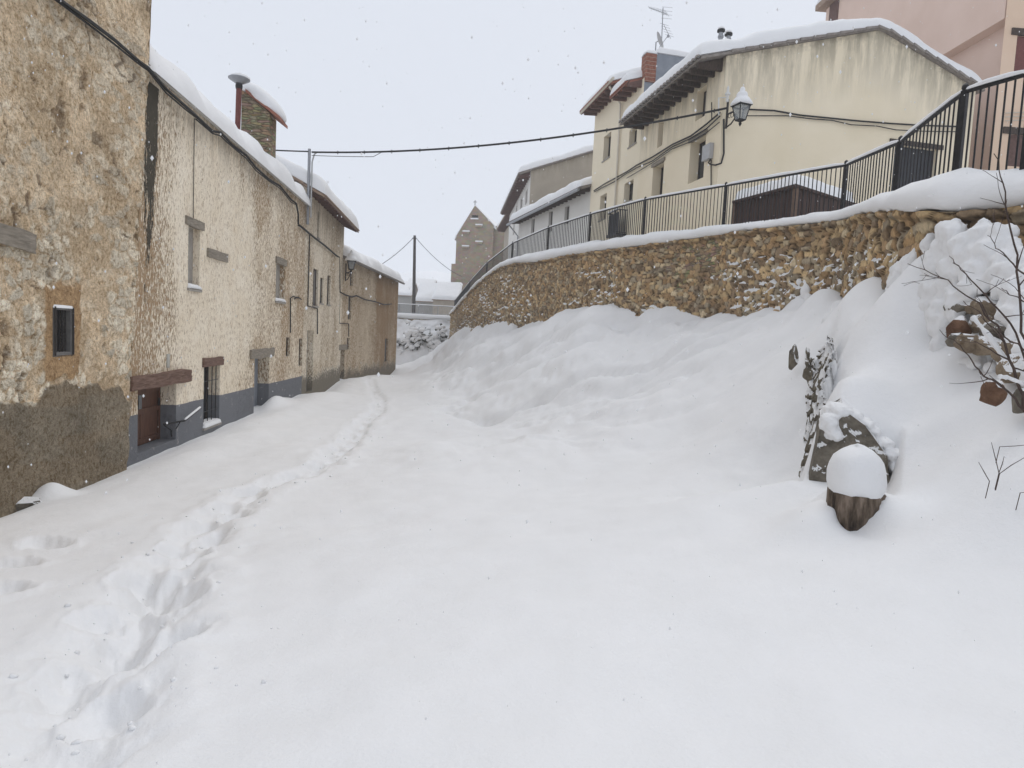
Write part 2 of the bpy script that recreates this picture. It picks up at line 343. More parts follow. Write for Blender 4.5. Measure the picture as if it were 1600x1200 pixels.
# ------------------------------------------------------------------ snow ground
zr = 2.85
ctrl = [(-7.1, 8.9, -2.8), (-7.5, 12.5, -2.82), (-8.1, 20, -2.8), (-8.7, 26.3, -2.75), (-9.45, 35, -2.8), (-9.4, 51, -3.0), (-12, 10, -2.8), (-14, 30, -2.8), (-14, 50, -3), (-10, 0, -2.7), (-12, -12, -2.7), (-7, 3, -2.65), (-6.8, -2, -2.6),
    (-4, 5, -2.28), (-5.5, 8, -2.6), (-4.5, 12, -2.66), (-4.2, 20, -2.72), (-5, 30, -2.78), (-6.2, 40, -2.85), (-7.5, 50, -3.0), (-8, 60, -3.0), (-12, 62, -3.0),
    (0, 0, -1.5), (0, 2.4, -1.58), (0, 7, -1.93), (-2, 3, -1.9), (-2, 7, -2.3), (-1.6, 11, -2.4), (2, 3, -1.45), (2.5, 4.6, -1.36), (-4, 2, -2.15), (0, -6, -1.3), (4, -4, -.9), (-4, -6, -1.9), (3.4, 2.6, -1.2), (0, -14, -1.2),
    (-1.5, 16, -2.5), (-2.6, 24, -2.55), (-4.7, 36, -2.65), (-6.4, 50, -2.85),
    (1, 12, -1.9), (1, 16, -1.75), (3, 16, -.55), (4.6, 15.6, .4), (0, 24, -1.15), (1.7, 24, .35), (-2.4, 36, -.7), (-.7, 34, .4), (-4.9, 48, -1.0), (3, 10, -1.35), (4, 10.5, -.6), (5.3, 11, .4), (2.9, 7, -1.25), (3.2, 20, .55), (3.1, 13, -1.0),
    (4.9, 4.2, -.4), (5.2, 2.5, -.3), (5.6, 5.6, .45), (5.3, 7.6, .9),
    (-6.3, 42, -2.9), (-5.0, 42, -2.3), (-7.2, 46, -2.95), (-6.6, 50, -2.98), (-7.5, 56, -3), (-6.9, 56, -2.9), (-9.4, 42, -2.95), (-10, 56, -3), (-8, 66, -3), (-6.6, 60, -2.9), (-12, 42, -2.9), (-7, 36, -2.85), (-5.2, 33, -2.7), (-6.5, 25, -2.76), (-4.0, 27, -2.6), (-6, 16, -2.76)]
ctrl = [(a, b, c+zr) for a, b, c in ctrl]
for q in [(1450, 570, 7.0), (1500, 620, 6.0), (1400, 620, 6.6), (1350, 600, 7.3), (1330, 560, 8.3), (1560, 700, 4.9), (1590, 800, 4.2), (1480, 720, 5.3), (1420, 700, 5.8), (1420, 800, 4.9), (1370, 480, 10.4), (1420, 520, 8.3), (1500, 540, 6.6), (1560, 600, 5.6), (1230, 600, 9.0), (1260, 660, 7.8), (1230, 705, 7.2), (1150, 560, 12.5), (1362, 652, 6.35), (1322, 628, 6.6), (1398, 700, 6.05)]: ctrl.append(tuple(P(*q)))
for s in np.linspace(1, ARC[-1]-.2, 30):
    p = path_at(np.array([s]))[0]; n = path_nrm(np.array([s]))[0]
    z = p[5]
    ctrl.append((p[0]+n[0]*FACE, p[1]+n[1]*FACE, z)); ctrl.append((p[0]-n[0]*1.2, p[1]-n[1]*1.2, z+.1))
C = np.array(ctrl); X0 = C[:, :2]
def kern(r): return np.where(r > 1e-9, r*r*np.log(r+1e-12), 0)
K = kern(np.linalg.norm(X0[:, None]-X0[None], axis=2))+np.eye(len(C))*.06
Pm = np.concatenate([np.ones((len(C), 1)), X0], 1); A = np.block([[K, Pm], [Pm.T, np.zeros((3, 3))]])
sol = np.linalg.solve(A, np.concatenate([C[:, 2], np.zeros(3)])); Wk, Ck = sol[:len(C)], sol[len(C):]
def g0(x, y):
    x = np.asarray(x, dtype=float); y = np.asarray(y, dtype=float); sh = x.shape; x = x.ravel(); y = y.ravel(); o = np.empty_like(x)
    for i in range(0, len(x), 40000):
        q = np.stack([x[i:i+40000], y[i:i+40000]], -1); r = np.sqrt(((q[:, None]-X0[None])**2).sum(2)); o[i:i+40000] = kern(r)@Wk+Ck[0]+q@Ck[1:]
    return o.reshape(sh)
def ghit(px, py):
    d = ray(px, py); lo, hi = 1.2, 75.
    ts = np.linspace(lo, hi, 900)/d.y; z = EYE.z+ts*d.z; g = g0(ts*d.x, ts*d.y); k = np.argmax(z < g); t = ts[k]; return np.array([t*d.x, t*d.y])
trail = [(578, 592), (594, 622), (592, 642), (566, 662), (545, 690), (503, 727), (440, 750), (392, 768), (335, 818), (262, 880), (195, 932), (155, 1000), (128, 1090), (112, 1195)]
trail2 = [(262, 905), (244, 950), (236, 1000)]
tw = [np.array([ghit(*p) for p in t]) for t in (trail, trail2)]
PITS = []
for k, t in enumerate(tw):
    seg = np.linalg.norm(np.diff(t, axis=0), axis=1); cum = np.concatenate([[0], np.cumsum(seg)]); s = 0; i = 0
    while s < cum[-1]:
        p = np.array([np.interp(s, cum, t[:, 0]), np.interp(s, cum, t[:, 1])]); q = np.array([np.interp(s+.1, cum, t[:, 0]), np.interp(s+.1, cum, t[:, 1])]); d = q-p
        d = d/(np.linalg.norm(d)+1e-9); n = np.array([-d[1], d[0]]); sd_ = (1 if i % 2 else -1)*(.10+.05*random.random())
        PITS.append((*(p+n*sd_), d[0], d[1], .20+.10*random.random(), .07+.08*random.random())); s += .46+.16*random.random(); i += 1
for px, py in ((20, 880), (70, 850), (0, 920)):
    q = ghit(px, py); PITS.append((q[0], q[1], .9, -.3, .3, .10))
def ground_z(x, y, fine=True):
    z = g0(x, y); r = np.hypot(x, y)
    z = z+(fbm(x*.35, y*.3)-.5)*(.10+.18*sstep(-5, -1, x))*sstep(2, 9, r)+(fbm(x*1.1+5, y*.8)-.5)*.10
    # drifts of the bank: ridges running down towards the street
    bank = sstep(.25, .9, z)*sstep(9, 14, y)
    z = z+bank*((fbm(x*.55+y*.16+3, y*.28-x*.1)-.5)*.85+(fbm(x*1.5+y*.5, y*.7, o=4)-.5)*.34)
    gu = np.abs(fbm(y*.42+x*.25+4, x*.16-y*.05, o=3)-.5); z = z-bank*.26*(1-sstep(0, .07, gu))*sstep(12, 16, y); gu = np.abs(fbm(y*.9+x*.5+9, x*.3, o=3)-.5); z = z-bank*.10*(1-sstep(0, .06, gu))
    for k, t in enumerate(tw):
        dm = np.full(x.shape, 9.)
        for i in range(len(t)-1):
            a, b = t[i], t[i+1]; ab = b-a; L = ab@ab; u = np.clip(((x-a[0])*ab[0]+(y-a[1])*ab[1])/L, 0, 1); dm = np.minimum(dm, np.hypot(x-a[0]-u*ab[0], y-a[1]-u*ab[1]))
        wob = dm+(fbm(x*3, y*3)-.5)*.35; fadef = 1-.45*sstep(8, 30, y)
        z = z-.10*(1-sstep(.08, .38, wob))*fadef+.02*np.exp(-((wob-.46)/.12)**2)*fadef
        z = z+(fbm(x*5, y*5, o=5)-.5)*.07*(1-sstep(.15, .5, wob))*fadef+(fbm(x*26, y*26, o=3)-.5)*.02*(1-sstep(.2, .5, wob))*fadef
    for (cx, cy, dx, dy, L, dp) in PITS:
        m = (np.abs(x-cx) < 1) & (np.abs(y-cy) < 1)
        if not m.any(): continue
        ux = (x[m]-cx); uy = (y[m]-cy); a = (ux*dx+uy*dy)/L; b = (-ux*dy+uy*dx)/.15; q = np.sqrt(a*a+b*b)+(fbm(x[m]*6, y[m]*6, o=4)-.5)*1.1
        z[m] = z[m]-dp*(1-sstep(.1, 1.35, q))+.018*np.exp(-((q-1.35)/.25)**2)
    # wind moat and drift along the left houses, drift heaps
    wx = -6.3-.09*np.minimum(y, 35); dwl = x-wx
    z = z+.07*np.exp(-((dwl-1.1)/.5)**2)*sstep(7, 11, y)*(1-sstep(45, 50, y))*(.5+fbm(y*.6, y*0))-.10*np.exp(-(dwl/.35)**2)
    # edge of the ruined step at the right: the snow drops off on its street side
    mm = (x > .5) & (x < 7) & (y > 4.5) & (y < 12.5)
    if mm.any():
        qx, qy = x[mm], y[mm]; best = np.full(qx.shape, 9.); sgn = np.zeros(qx.shape); par = np.zeros(qx.shape)
        for i in range(len(CLIFF)-1):
            a, b = CLIFF[i], CLIFF[i+1]; ab = b-a; L = ab@ab; u = np.clip(((qx-a[0])*ab[0]+(qy-a[1])*ab[1])/L, 0, 1); dx_, dy_ = qx-a[0]-u*ab[0], qy-a[1]-u*ab[1]; dd = np.hypot(dx_, dy_); k = dd < best
            best = np.where(k, dd, best); sgn = np.where(k, np.sign(ab[0]*dy_-ab[1]*dx_), sgn); par = np.where(k, i+u, par)
        dd = best*sgn+(fbm(qx*3, qy*3)-.5)*.22; w_ = sstep(0, .8, par)*(1-sstep(2.4, 4., par)); z[mm] = z[mm]-.62*sstep(-.02, .20, dd)*np.exp(-(np.maximum(dd, 0)/1.0)**2)*w_+.24*np.exp(-(np.minimum(dd+.12, 0)/.8)**2)*(1-sstep(-.14, .10, dd))*w_
    # the snow lies lower in front of the masonry stub
    a, b = BLK[0], BLK[1]; ab = (b-a)[:2]; L = math.hypot(*ab); t_ = ab/L; nn = np.array([t_[1], -t_[0]]); uu = ((x-a[0])*t_[0]+(y-a[1])*t_[1])/L; df = (x-a[0])*nn[0]+(y-a[1])*nn[1]
    zl = a[2]+(b[2]-a[2])*np.clip(uu, 0, 1)+.01-.03*np.clip(df, 0, 1); w_ = sstep(-.27, -.17, df)*(1-sstep(.45, 1.3, df))*sstep(-.7, -.02, uu)*(1-sstep(.92, 1.12, uu)); z = z+(np.minimum(z, zl)-z)*w_
    # snow packed round the stump, open towards the street
    sx, sy = 2.61, 4.92; ux, uy = x-sx, y-sy; rr = np.hypot(ux, uy); an = np.arctan2(ux, -uy)-.05; k = np.where(an > 0, .25, .18)*(1-np.exp(-np.abs(an/.85)**1.7)); z = z+k*np.exp(-(np.maximum(rr-.2, 0)/.30)**2)
    for (px, py, hx, hy, hh) in HEAPS:
        z = z+hh*np.exp(-((x-px)/hx)**2-((y-py)/hy)**2)
    return z
BLK = [np.array(P(1264, 752, 6.1)), np.array(P(1392, 765, 5.75))]
CLIFF = [np.array(P(*q))[:2] for q in ((1276, 720, 5.95), (1283, 668, 6.25), (1298, 590, 7.4), (1308, 540, 8.6), (1325, 490, 10.4))]
HEAPS = [(4.5, 8.2, .65, 1.1, .30), (-6.95, 9.55, .28, .32, .30), (-7.95, 21.4, .35, .9, .42), (-8.35, 23.0, .4, .7, .22), (3.6, 4.3, .6, .5, .10), (5.0, 9.2, .5, .9, .35), (5.7, 12.2, .35, .45, .35), (6.0, 13.6, .3, .4, .3), (4.6, 19, .7, 1.6, .3)]
def ground():
    th = np.concatenate([np.linspace(-180, -56, 50)[:-1], np.linspace(-56, 50, 760), np.linspace(50, 180, 50)[1:]])*math.pi/180
    r = np.concatenate([[.05], .5*(150/.5)**(np.linspace(0, 1, 620))]); T, Rr = np.meshgrid(th, r, indexing='ij')
    x = Rr*np.sin(T); y = Rr*np.cos(T); z = np.full(x.shape, 0.)
    rr = np.minimum(1, 64/np.maximum(Rr, 1e-6)); z = ground_z(x*rr, y*rr); z = np.where(Rr > 64, np.minimum(z, -.1), z)
    # behind the retaining wall the bank's snow is replaced by the terrace
    q = np.stack([x.ravel(), y.ravel()], -1); best = np.full(len(q), 1e9); side = np.zeros(len(q)); ps = PATH[::3]
    for i in range(len(ps)-1):
        a, b = ps[i, :2], ps[i+1, :2]; ab = b-a; L = ab@ab; u = np.clip(((q-a)@ab)/L, 0, 1); d = q-a-u[:, None]*ab; dd = np.hypot(d[:, 0], d[:, 1]); m = dd < best; best[m] = dd[m]; side[m] = (ab[0]*d[:, 1]-ab[1]*d[:, 0])[m]
    beh = ((side < 0) & (best > .25)).reshape(x.shape)
    z = np.where(beh, np.minimum(z, zr-1.5)-1.0, z)
    z = np.where((x > 7.5) | (y > 60), np.minimum(z, -.5), z); z = np.where((y < -7), np.minimum(z, 1.7), z)
    v = np.stack([x, y, z], -1).reshape(-1, 3)
    tag(mesh_obj('ground', v, grid_faces(*x.shape), MT['snow'], None, True), 'deep fresh snow over the street and bank, with a trodden footprint trail on the left', 'ground', kind='structure')
ground()

# ------------------------------------------------------------------ retaining wall
def worley(u, v):
    iu, iv = np.floor(u), np.floor(v); f1 = np.full(u.shape, 9.); f2 = np.full(u.shape, 9.); idu = np.zeros(u.shape); idv = np.zeros(u.shape)
    for a in (-1, 0, 1):
        for b in (-1, 0, 1):
            cu, cv = iu+a, iv+b; z_ = np.zeros_like(cu); pu = cu+.5+(_h(cu, cv, z_)-.5)*.9; pv = cv+.5+(_h(cu, cv, z_+7)-.5)*.8; d = np.maximum(np.hypot(u-pu, v-pv), 1.05*np.maximum(np.abs(u-pu), np.abs(v-pv)))
            m = d < f1; f2 = np.where(m, f1, np.minimum(f2, d)); idu = np.where(m, cu, idu); idv = np.where(m, cv, idv); f1 = np.where(m, d, f1)
    return f1, f2, idu, idv
def set_attr(o, name, arr, kind='FLOAT'):
    me = o.data
    if kind == 'FLOAT': a = me.attributes.new(name, 'FLOAT', 'POINT'); a.data.foreach_set('value', arr.astype(np.float32).ravel())
    else: a = me.attributes.new(name, 'FLOAT_COLOR', 'POINT'); a.data.foreach_set('color', np.concatenate([arr, np.ones((len(arr), 1))], 1).astype(np.float32).ravel())
def stone_colors(iu, iv, joint, x, y, ochre):
    pal = 1.38*np.array([(.30, .21, .12), (.36, .275, .17), (.24, .18, .12), (.40, .31, .19), (.32, .23, .14), (.28, .245, .19), (.42, .36, .26), (.20, .155, .11)])
    k = (_h(iu, iv, np.full(iu.shape, 3.))*7.99).astype(int); c = pal[k]; c = c*(.75+.5*_h(iu, iv, np.full(iu.shape, 5.)))[:, None]
    c = c*(1+ochre[:, None]*np.array([.14, .03, -.14])); return c*(1-joint[:, None])+np.array([.085, .062, .042])*joint[:, None]
def retaining():
    t = thing('retaining_wall', (6, 12, 0), 'long curving wall of ochre rubble stone below the fenced terrace', 'wall')
    s = [0.]; 
    while s[-1] < ARC[-1]-.05: s.append(s[-1]+max(.022, .0021*path_at(np.array([s[-1]]))[0][1]))
    s = np.array(s); p = path_at(s); n = path_nrm(s); nv = 150; vv = np.linspace(0, 1, nv)
    top = p[:, 4]+(fbm(s*2.2, s*0)-.5)*.08; bot = np.full(len(s), -.8); Zg = top[:, None]+(bot-top)[:, None]*(vv**1.15)[None]
    Sg = np.repeat(s[:, None], nv, 1); wu = (fbm(Sg*2.5, Zg*2.5)-.5)*.22; wv = (fbm(Sg*2.5+40, Zg*2.5)-.5)*.16
    sc = .8+.5*fbm(Sg*.12, Zg*.2+9)
    f1, f2, iu, iv = worley((Sg+wu*.8)/.245, (Zg+wv*.7)/.125); e = f2-f1
    rr = _h(iu, iv, np.full(iu.shape, 2.)); tl = ((Sg+wu*.8)/.245-iu-.5)*(_h(iu, iv, np.full(iu.shape, 8.))-.5)*.07+((Zg+wv*.7)/.125-iv-.5)*(_h(iu, iv, np.full(iu.shape, 9.))-.35)*.06; d = (.042*sstep(.01, .13, e)*(.6+.8*rr)+.05*(rr-.5))+tl+(fbm(Sg*7, Zg*9, o=4)-.5)*.05+(fbm(Sg*.7, Zg*.9)-.5)*.22
    topd = top[:, None]-Zg; d = d+.09*(1-sstep(.06, .15, topd))+.12*sstep(.5, 3.5, topd)
    N = n[:, None]; x = p[:, 0][:, None]+N[..., 0]*(FACE+d); y = p[:, 1][:, None]+N[..., 1]*(FACE+d)
    v = np.stack([x, y, Zg], -1).reshape(-1, 3); o = mesh_obj('rubble_face', v, grid_faces(*x.shape)[:, ::-1], MT['rubble'], t, False)
    jt = 1-sstep(.03, .16, e); jt = np.maximum(jt, .55*(1-sstep(.10, .16, topd))*sstep(.05, .10, topd))
    och = fbm(x*.3, Zg*.6+3)-.3
    set_attr(o, 'stone', stone_colors(iu.ravel(), iv.ravel(), jt.ravel(), x.ravel(), y.ravel(), och.ravel()), 'C')
    gz = ground_like(p)[:, None]; low = 1-sstep(.1, 1.5, Zg-gz); ar = fbm(Sg*.42+2, Zg*.8, o=3); far = sstep(34, 44, y)
    cl = sstep(.50, .62, ar)*.72*sstep(.35, .8, topd)+.18*low+far*.28; set_attr(o, 'cling', np.clip(cl, 0, 1).ravel())
    # thickness: back and top so that it is a solid wall
    b = MB(); q = path_at(np.linspace(0, ARC[-1], 160)); m = path_nrm(np.linspace(0, ARC[-1], 160))
    for i in range(159):
        a = [(q[k, 0]+m[k, 0]*dd, q[k, 1]+m[k, 1]*dd, z) for z in (-.8, None) for k, dd in ((i, FACE-.02), (i+1, FACE-.02), (i+1, -.35), (i, -.35))]
        a = [(c[0], c[1], c[2] if c[2] is not None else q[i if j in (4, 7) else i+1, 4]-.02) for j, c in enumerate(a)]; b.hexa(a)
    b.build('core', MT['chimney_stone'], t)
    # snow lying on the coping
    s2 = np.arange(0, ARC[-1], .12); p = path_at(s2); n = path_nrm(s2); h = p[:, 3]-p[:, 4]
    prof = [(FACE-.06, -.03), (FACE+.10, .0), (FACE+.17, .18), (FACE+.17, .42), (FACE+.10, .68), (FACE-.04, .87), (FACE-.22, .96), (.0, 1.), (-.4, .99), (-1.1, .93), (-2.2, .8)]
    V = []
    for j, (dd, zz) in enumerate(prof):
        nn = (fbm(s2*1.7, s2*0+j*.35)-.5); k = np.clip(h/.35, .55, 1.3)
        dx = FACE+(dd-FACE)*np.where(dd > FACE, k, 1)+nn*.05; z = p[:, 4]+h*zz+nn*.09*(.3+zz)*np.clip(h/.3, .4, 1.5)
        V.append(np.stack([p[:, 0]+n[:, 0]*dx, p[:, 1]+n[:, 1]*dx, z], -1))
    V = np.stack(V, 1); mesh_obj('coping_snow', V.reshape(-1, 3), grid_faces(len(s2), len(prof))[:, ::-1], MT['snow'], t, True)
def ground_like(p): return p[:, 5]
retaining()
EDGE = stn[-1]
def cross():
    # low wall closing the street at the far end, seen above a snowy bank
    a = Vector((EDGE[0]-.2, EDGE[1]+3.5, 0)); b = Vector((-16, 58.5, 0)); zt = P(660, 499, 59).z; zsn = P(660, 491, 59).z
    t = thing('stone_wall', (-8, 59, 0), 'low stone wall with snow on top crossing the far end of the street', 'wall')
    L = (b-a).length; d = (b-a)/L; n = Vector((-d.y, d.x, 0)); n = n if n.y < 0 else -n
    q = [a, a+n*0, Vector((EDGE[0]+.1, EDGE[1]-.2, 0))]
    su = np.arange(0, L, .08); nv = 60; Z = np.linspace(zt, -.8, nv); Sg, Zg = np.meshgrid(su, Z, indexing='ij')
    f1, f2, iu, iv = worley(Sg/.35+50, Zg/.2); e = f2-f1; dp = .07*sstep(0, .3, e)+.05*fbm(Sg*3, Zg*3)
    v = np.stack([a.x+d.x*Sg+n.x*dp, a.y+d.y*Sg+n.y*dp, Zg], -1).reshape(-1, 3); o = mesh_obj('rubble_face', v, grid_faces(len(su), nv), MT['rubble'], t)
    set_attr(o, 'stone', stone_colors(iu.ravel(), iv.ravel(), (1-sstep(.03, .15, e)).ravel(), Sg.ravel(), Zg.ravel(), np.zeros(Sg.size)-.3), 'C'); set_attr(o, 'cling', np.full(Sg.size, .3))
    c = MB(); c.hexa([tuple(x) for x in ((a.x, a.y-.0, -.8), (b.x, b.y, -.8), (b.x-n.x*.5, b.y-n.y*.5, -.8), (a.x-n.x*.5, a.y-n.y*.5, -.8), (a.x, a.y, zt-.02), (b.x, b.y, zt-.02), (b.x-n.x*.5, b.y-n.y*.5, zt-.02), (a.x-n.x*.5, a.y-n.y*.5, zt-.02))]); c.build('core', MT['chimney_stone'], t)
    m = MB(); pr = [(.12, 0), (.2, .3), (.15, .75), (-.05, 1), (-.4, 1), (-.9, .9), (-1.5, .5)]; vs = []
    for s_ in np.arange(0, L, .3):
        for dd, zz in pr: vs.append(a+d*s_+n*dd+Vector((0, 0, zt+(zsn-zt)*zz+.05*fbm(s_, dd))))
    mesh_obj('coping_snow', vs, grid_faces(len(vs)//len(pr), len(pr)), MT['snow'], t, True)
    return a, b, d, n, zsn
CR = cross()
def terrace():
    # snow covered lane behind the fence, up to the foot of the upper houses
    s2 = np.arange(0, ARC[-1], .5); p = path_at(s2); n = path_nrm(s2); off = [.6, 1.5, 3, 6, 12, 24, 50]; V = []
    for o_ in off:
        x = p[:, 0]-n[:, 0]*o_; y = p[:, 1]-n[:, 1]*o_; V.append(np.stack([x, y, p[:, 3]-.14-.02*min(o_, 8)+(fbm(x*.8, y*.8)-.5)*.2], -1))
    V = np.stack(V, 1); tag(mesh_obj('terrace', V.reshape(-1, 3), grid_faces(len(s2), len(off))[:, ::-1], MT['snow'], None, True), 'snow covered lane behind the terrace fence', 'lane', kind='structure')
terrace()
def hills():
    th = np.linspace(-75, 75, 300)*math.pi/180; r = 63*(800/63)**np.linspace(0, 1, 130); T, Q = np.meshgrid(th, r, indexing='ij'); x = Q*np.sin(T); y = Q*np.cos(T)
    z = .9+4.5*sstep(62, 110, Q)+(fbm(x*.02, y*.02)-.5)*5*sstep(70, 140, Q)+sstep(130, 600, Q)*(46+34*(fbm(x*.006+3, y*.006)-.4))+(fbm(x*.05, y*.05)-.5)*6*sstep(150, 300, Q)
    z = np.where(Q < 66, .5, z); z = np.where((y < 62), -.8, z)
    v = np.stack([x, y, z], -1).reshape(-1, 3); tag(mesh_obj('hills', v, grid_faces(*x.shape), MT['snow'], None, True), 'snow covered hillside fading into the snowfall', 'hills', kind='structure')
hills()

# ------------------------------------------------------------------ fences
def seg_pts(a, b, n): return [a.lerp(b, k/n) for k in range(n+1)]
def ribbon_snow(pts, w_, h_):
    m = MB(); pr = [(-w_, 0), (-w_*1.15, h_*.5), (-w_*.6, h_*.95), (0, h_*1.05), (w_*.6, h_*.95), (w_*1.15, h_*.5), (w_, 0)]; vs = []
    pts = [Vector(p) for p in pts]
    for i, p in enumerate(pts):
        t = (pts[min(i+1, len(pts)-1)]-pts[max(i-1, 0)]).normalized(); sd_ = Vector((t.y, -t.x, 0)).normalized(); e = .45 if i in (0, len(pts)-1) else 1
        k = .8+.45*float(fbm(np.array([p.x*2.3]), np.array([p.y*2.3]))[0])
        for d, z in pr: vs.append(p+sd_*d*e+Vector((0, 0, z*k*e)))
    return vs, grid_faces(len(pts), len(pr))
def fence():
    t = thing('terrace_fence', (6, 12, 2), 'long black iron railing with snow on its handrail, along the terrace edge', 'fence')
    nodes = [Vector((s[0], s[1], s[2])) for s in stn]; base = [s[3] for s in stn]; cand = []
    nodes.append(Vector((CR[0].x+.2, CR[0].y+.3, CR[4]+.85))); base.append(CR[4])
    for i, (n_, b) in enumerate(zip(nodes, base)):
        m = MB(); r = .032; m.box((n_.x, n_.y, (b-.35+n_.z)/2), (r, r, (n_.z+.03-b+.35)/2), .5); m.tube([n_+Vector((0, 0, .02)), n_+Vector((0, 0, .045)), n_+Vector((0, 0, .075)), n_+Vector((0, 0, .10))], [.028, .04, .036, .012], 10); m.build('post', MT['iron'], t)
        if i in (5, 6): continue
    sn = []
    for i in range(len(nodes)-1):
        a, b = nodes[i], nodes[i+1]; L = (b-a).length; pts = seg_pts(a, b, max(3, int(L/.35)))
        m = MB(); m.tube(pts, .024, 8); lo = [Vector((p.x, p.y, base[i]+(base[i+1]-base[i])*k/(len(pts)-1)-.10)) for k, p in enumerate(pts)]; m.build('rail', MT['iron'], t); m = MB(); m.tube(lo, .016, 6); m.build('bottom_rail', MT['iron'], t)
        vs, fs = ribbon_snow([p+Vector((0, 0, .018)) for p in pts], .032, .06); mesh_obj('rail_snow', vs, fs, MT['snow'], t, True)
        nb = int(L/(.09 if a.y < 7.5 else (.145 if a.y < 24 else .20)))
        for k in range(1, nb):
            u = k/nb; p = a.lerp(b, u); zb = base[i]+(base[i+1]-base[i])*u
            cand.append((p.length, p, zb-.12))
    vis = [c for c in cand if c[1].y > 6]; hid = [c for c in cand if c[1].y <= 6]; vis.sort(key=lambda c: c[0])
    for _, p, zb in vis[:100]: m = MB(); m.tube([(p.x, p.y, zb), (p.x, p.y, p.z)], .0105, 6); m.build('baluster', MT['iron'], t)
    m = MB()
    for _, p, zb in vis[100:]+hid: m.tube([(p.x, p.y, zb), (p.x, p.y, p.z)], ((.0155 if p.y > 20 else .013) if p.y > 14 else .0095), 5, False)
    o = m.build('balusters', MT['iron'], t); o['kind'] = 'stuff'
    # far fence across the street end
    a, b, d, n, zs = CR; t = thing('cross_fence', (a.x-4, a.y, zs), 'low pale rimed railing on the stone wall at the far end of the street', 'fence')
    A_ = a+Vector((.1, .3, zs+.85)); B_ = b+Vector((0, .3, zs+.85)); N = 6
    for k in range(N+1): p = A_.lerp(B_, k/N); m = MB(); m.box((p.x, p.y, p.z-.45), (.04, .04, .47)); m.build('post', MT['galv'], t)
    m = MB(); m.tube([A_, B_], .03, 6); m.tube([A_-Vector((0, 0, .75)), B_-Vector((0, 0, .75))], .02, 6); m.build('rail', MT['galv'], t)
    vs, fs = ribbon_snow(seg_pts(A_, B_, 24), .04, .07); mesh_obj('rail_snow', vs, fs, MT['snow'], t, True)
    for k in range(70): p = A_.lerp(B_, (k+.5)/70); m = MB(); m.tube([p, p-Vector((0, 0, .8))], .012, 4); m.build('baluster', MT['galv'], t)
fence()

# ------------------------------------------------------------------ houses
class Wall:
    def __init__(s, A, B, inward):
        s.A = Vector((A[0], A[1], 0)); s.B = Vector((B[0], B[1], 0)); s.L = (s.B-s.A).length; s.t = (s.B-s.A)/s.L
        n = Vector((-s.t.y, s.t.x, 0)); s.n = n if n.dot(Vector((*inward, 0))) < 0 else -n      # outward
    def pt(s, u, z, d=0.): p = s.A+s.t*u+s.n*d; return Vector((p.x, p.y, z))
    def hit(s, px, py, d=0.):
        r = ray(px, py); o = s.A+s.n*d; k = ((o-EYE).x*s.n.x+(o-EYE).y*s.n.y)/(r.x*s.n.x+r.y*s.n.y); p = EYE+r*k
        return (Vector((p.x, p.y, 0))-s.A).dot(s.t), p.z
    def rect(s, x0, y0, x1, y1, top2=None, bot2=None):     # pixel corners: left top/bottom (x0), right top/bottom (x1)
        a = s.hit(x0, (y0+y1)/2); b = s.hit(x1, ((top2 or y0)+(bot2 or y1))/2)
        zt = (s.hit(x0, y0)[1]+s.hit(x1, top2 or y0)[1])/2; zb = (s.hit(x0, y1)[1]+s.hit(x1, bot2 or y1)[1])/2
        return (min(a[0], b[0]), max(a[0], b[0]), zb, zt)
def wall_part(mb, W, z0, top, ops, step=.5, d0=0., tops=None, u0=0., u1=None, mul=1):
    u1 = W.L if u1 is None else u1; zmax = max(top(u) for u in np.linspace(u0, u1, 60))
    us = {round(u0, 4), round(u1, 4)}; zs = {round(z0, 4), round(zmax, 4)}
    for k in np.arange(u0, u1, step): us.add(round(float(k), 4))
    for k in np.arange(z0, zmax, step): zs.add(round(float(k), 4))
    for o in ops: us.update((round(o[0], 4), round(o[1], 4))); zs.update((round(o[2], 4), round(o[3], 4)))
    for k in (tops or []): us.add(round(k, 4))
    us = sorted(u for u in us if u0-1e-4 <= u <= u1+1e-4); zs = sorted(z for z in zs if z0-1e-4 <= z <= zmax+1e-4)
    idx = {}; 
    def vid(i, j):
        z = min(zs[j], top(us[i])); k = (i, round(z, 4))
        if k not in idx: idx[k] = len(mb.v); mb.v.append(tuple(W.pt(us[i], z, d0))); mb.td.append(top(us[i])-z)
        return idx[k]
    for i in range(len(us)-1):
        for j in range(len(zs)-1):
            cu, cz = (us[i]+us[i+1])/2, (zs[j]+zs[j+1])/2
            if any(o[0] < cu < o[1] and o[2] < cz < o[3] for o in ops): continue
            f = [vid(i, j), vid(i+1, j), vid(i+1, j+1), vid(i, j+1)]; g = []
            for q in f:
                if q not in g: g.append(q)
            if len(g) >= 3: mb.f.append(tuple(g))
    for o in ops:
        a, b, c, e = o[:4]; dp = o[4] if len(o) > 4 else .2
        p = [W.pt(a, c, d0), W.pt(b, c, d0), W.pt(b, e, d0), W.pt(a, e, d0)]; q = [W.pt(a, c, d0-dp), W.pt(b, c, d0-dp), W.pt(b, e, d0-dp), W.pt(a, e, d0-dp)]
        for k in range(4): mb.quad(p[k], p[(k+1) % 4], q[(k+1) % 4], q[k]); mb.td += [9.]*4
def wbox(m, W, u0, u1, z0, z1, d0, d1): return m.hexa([W.pt(u0, z0, d0), W.pt(u1, z0, d0), W.pt(u1, z0, d1), W.pt(u0, z0, d1), W.pt(u0, z1, d0), W.pt(u1, z1, d0), W.pt(u1, z1, d1), W.pt(u0, z1, d1)])
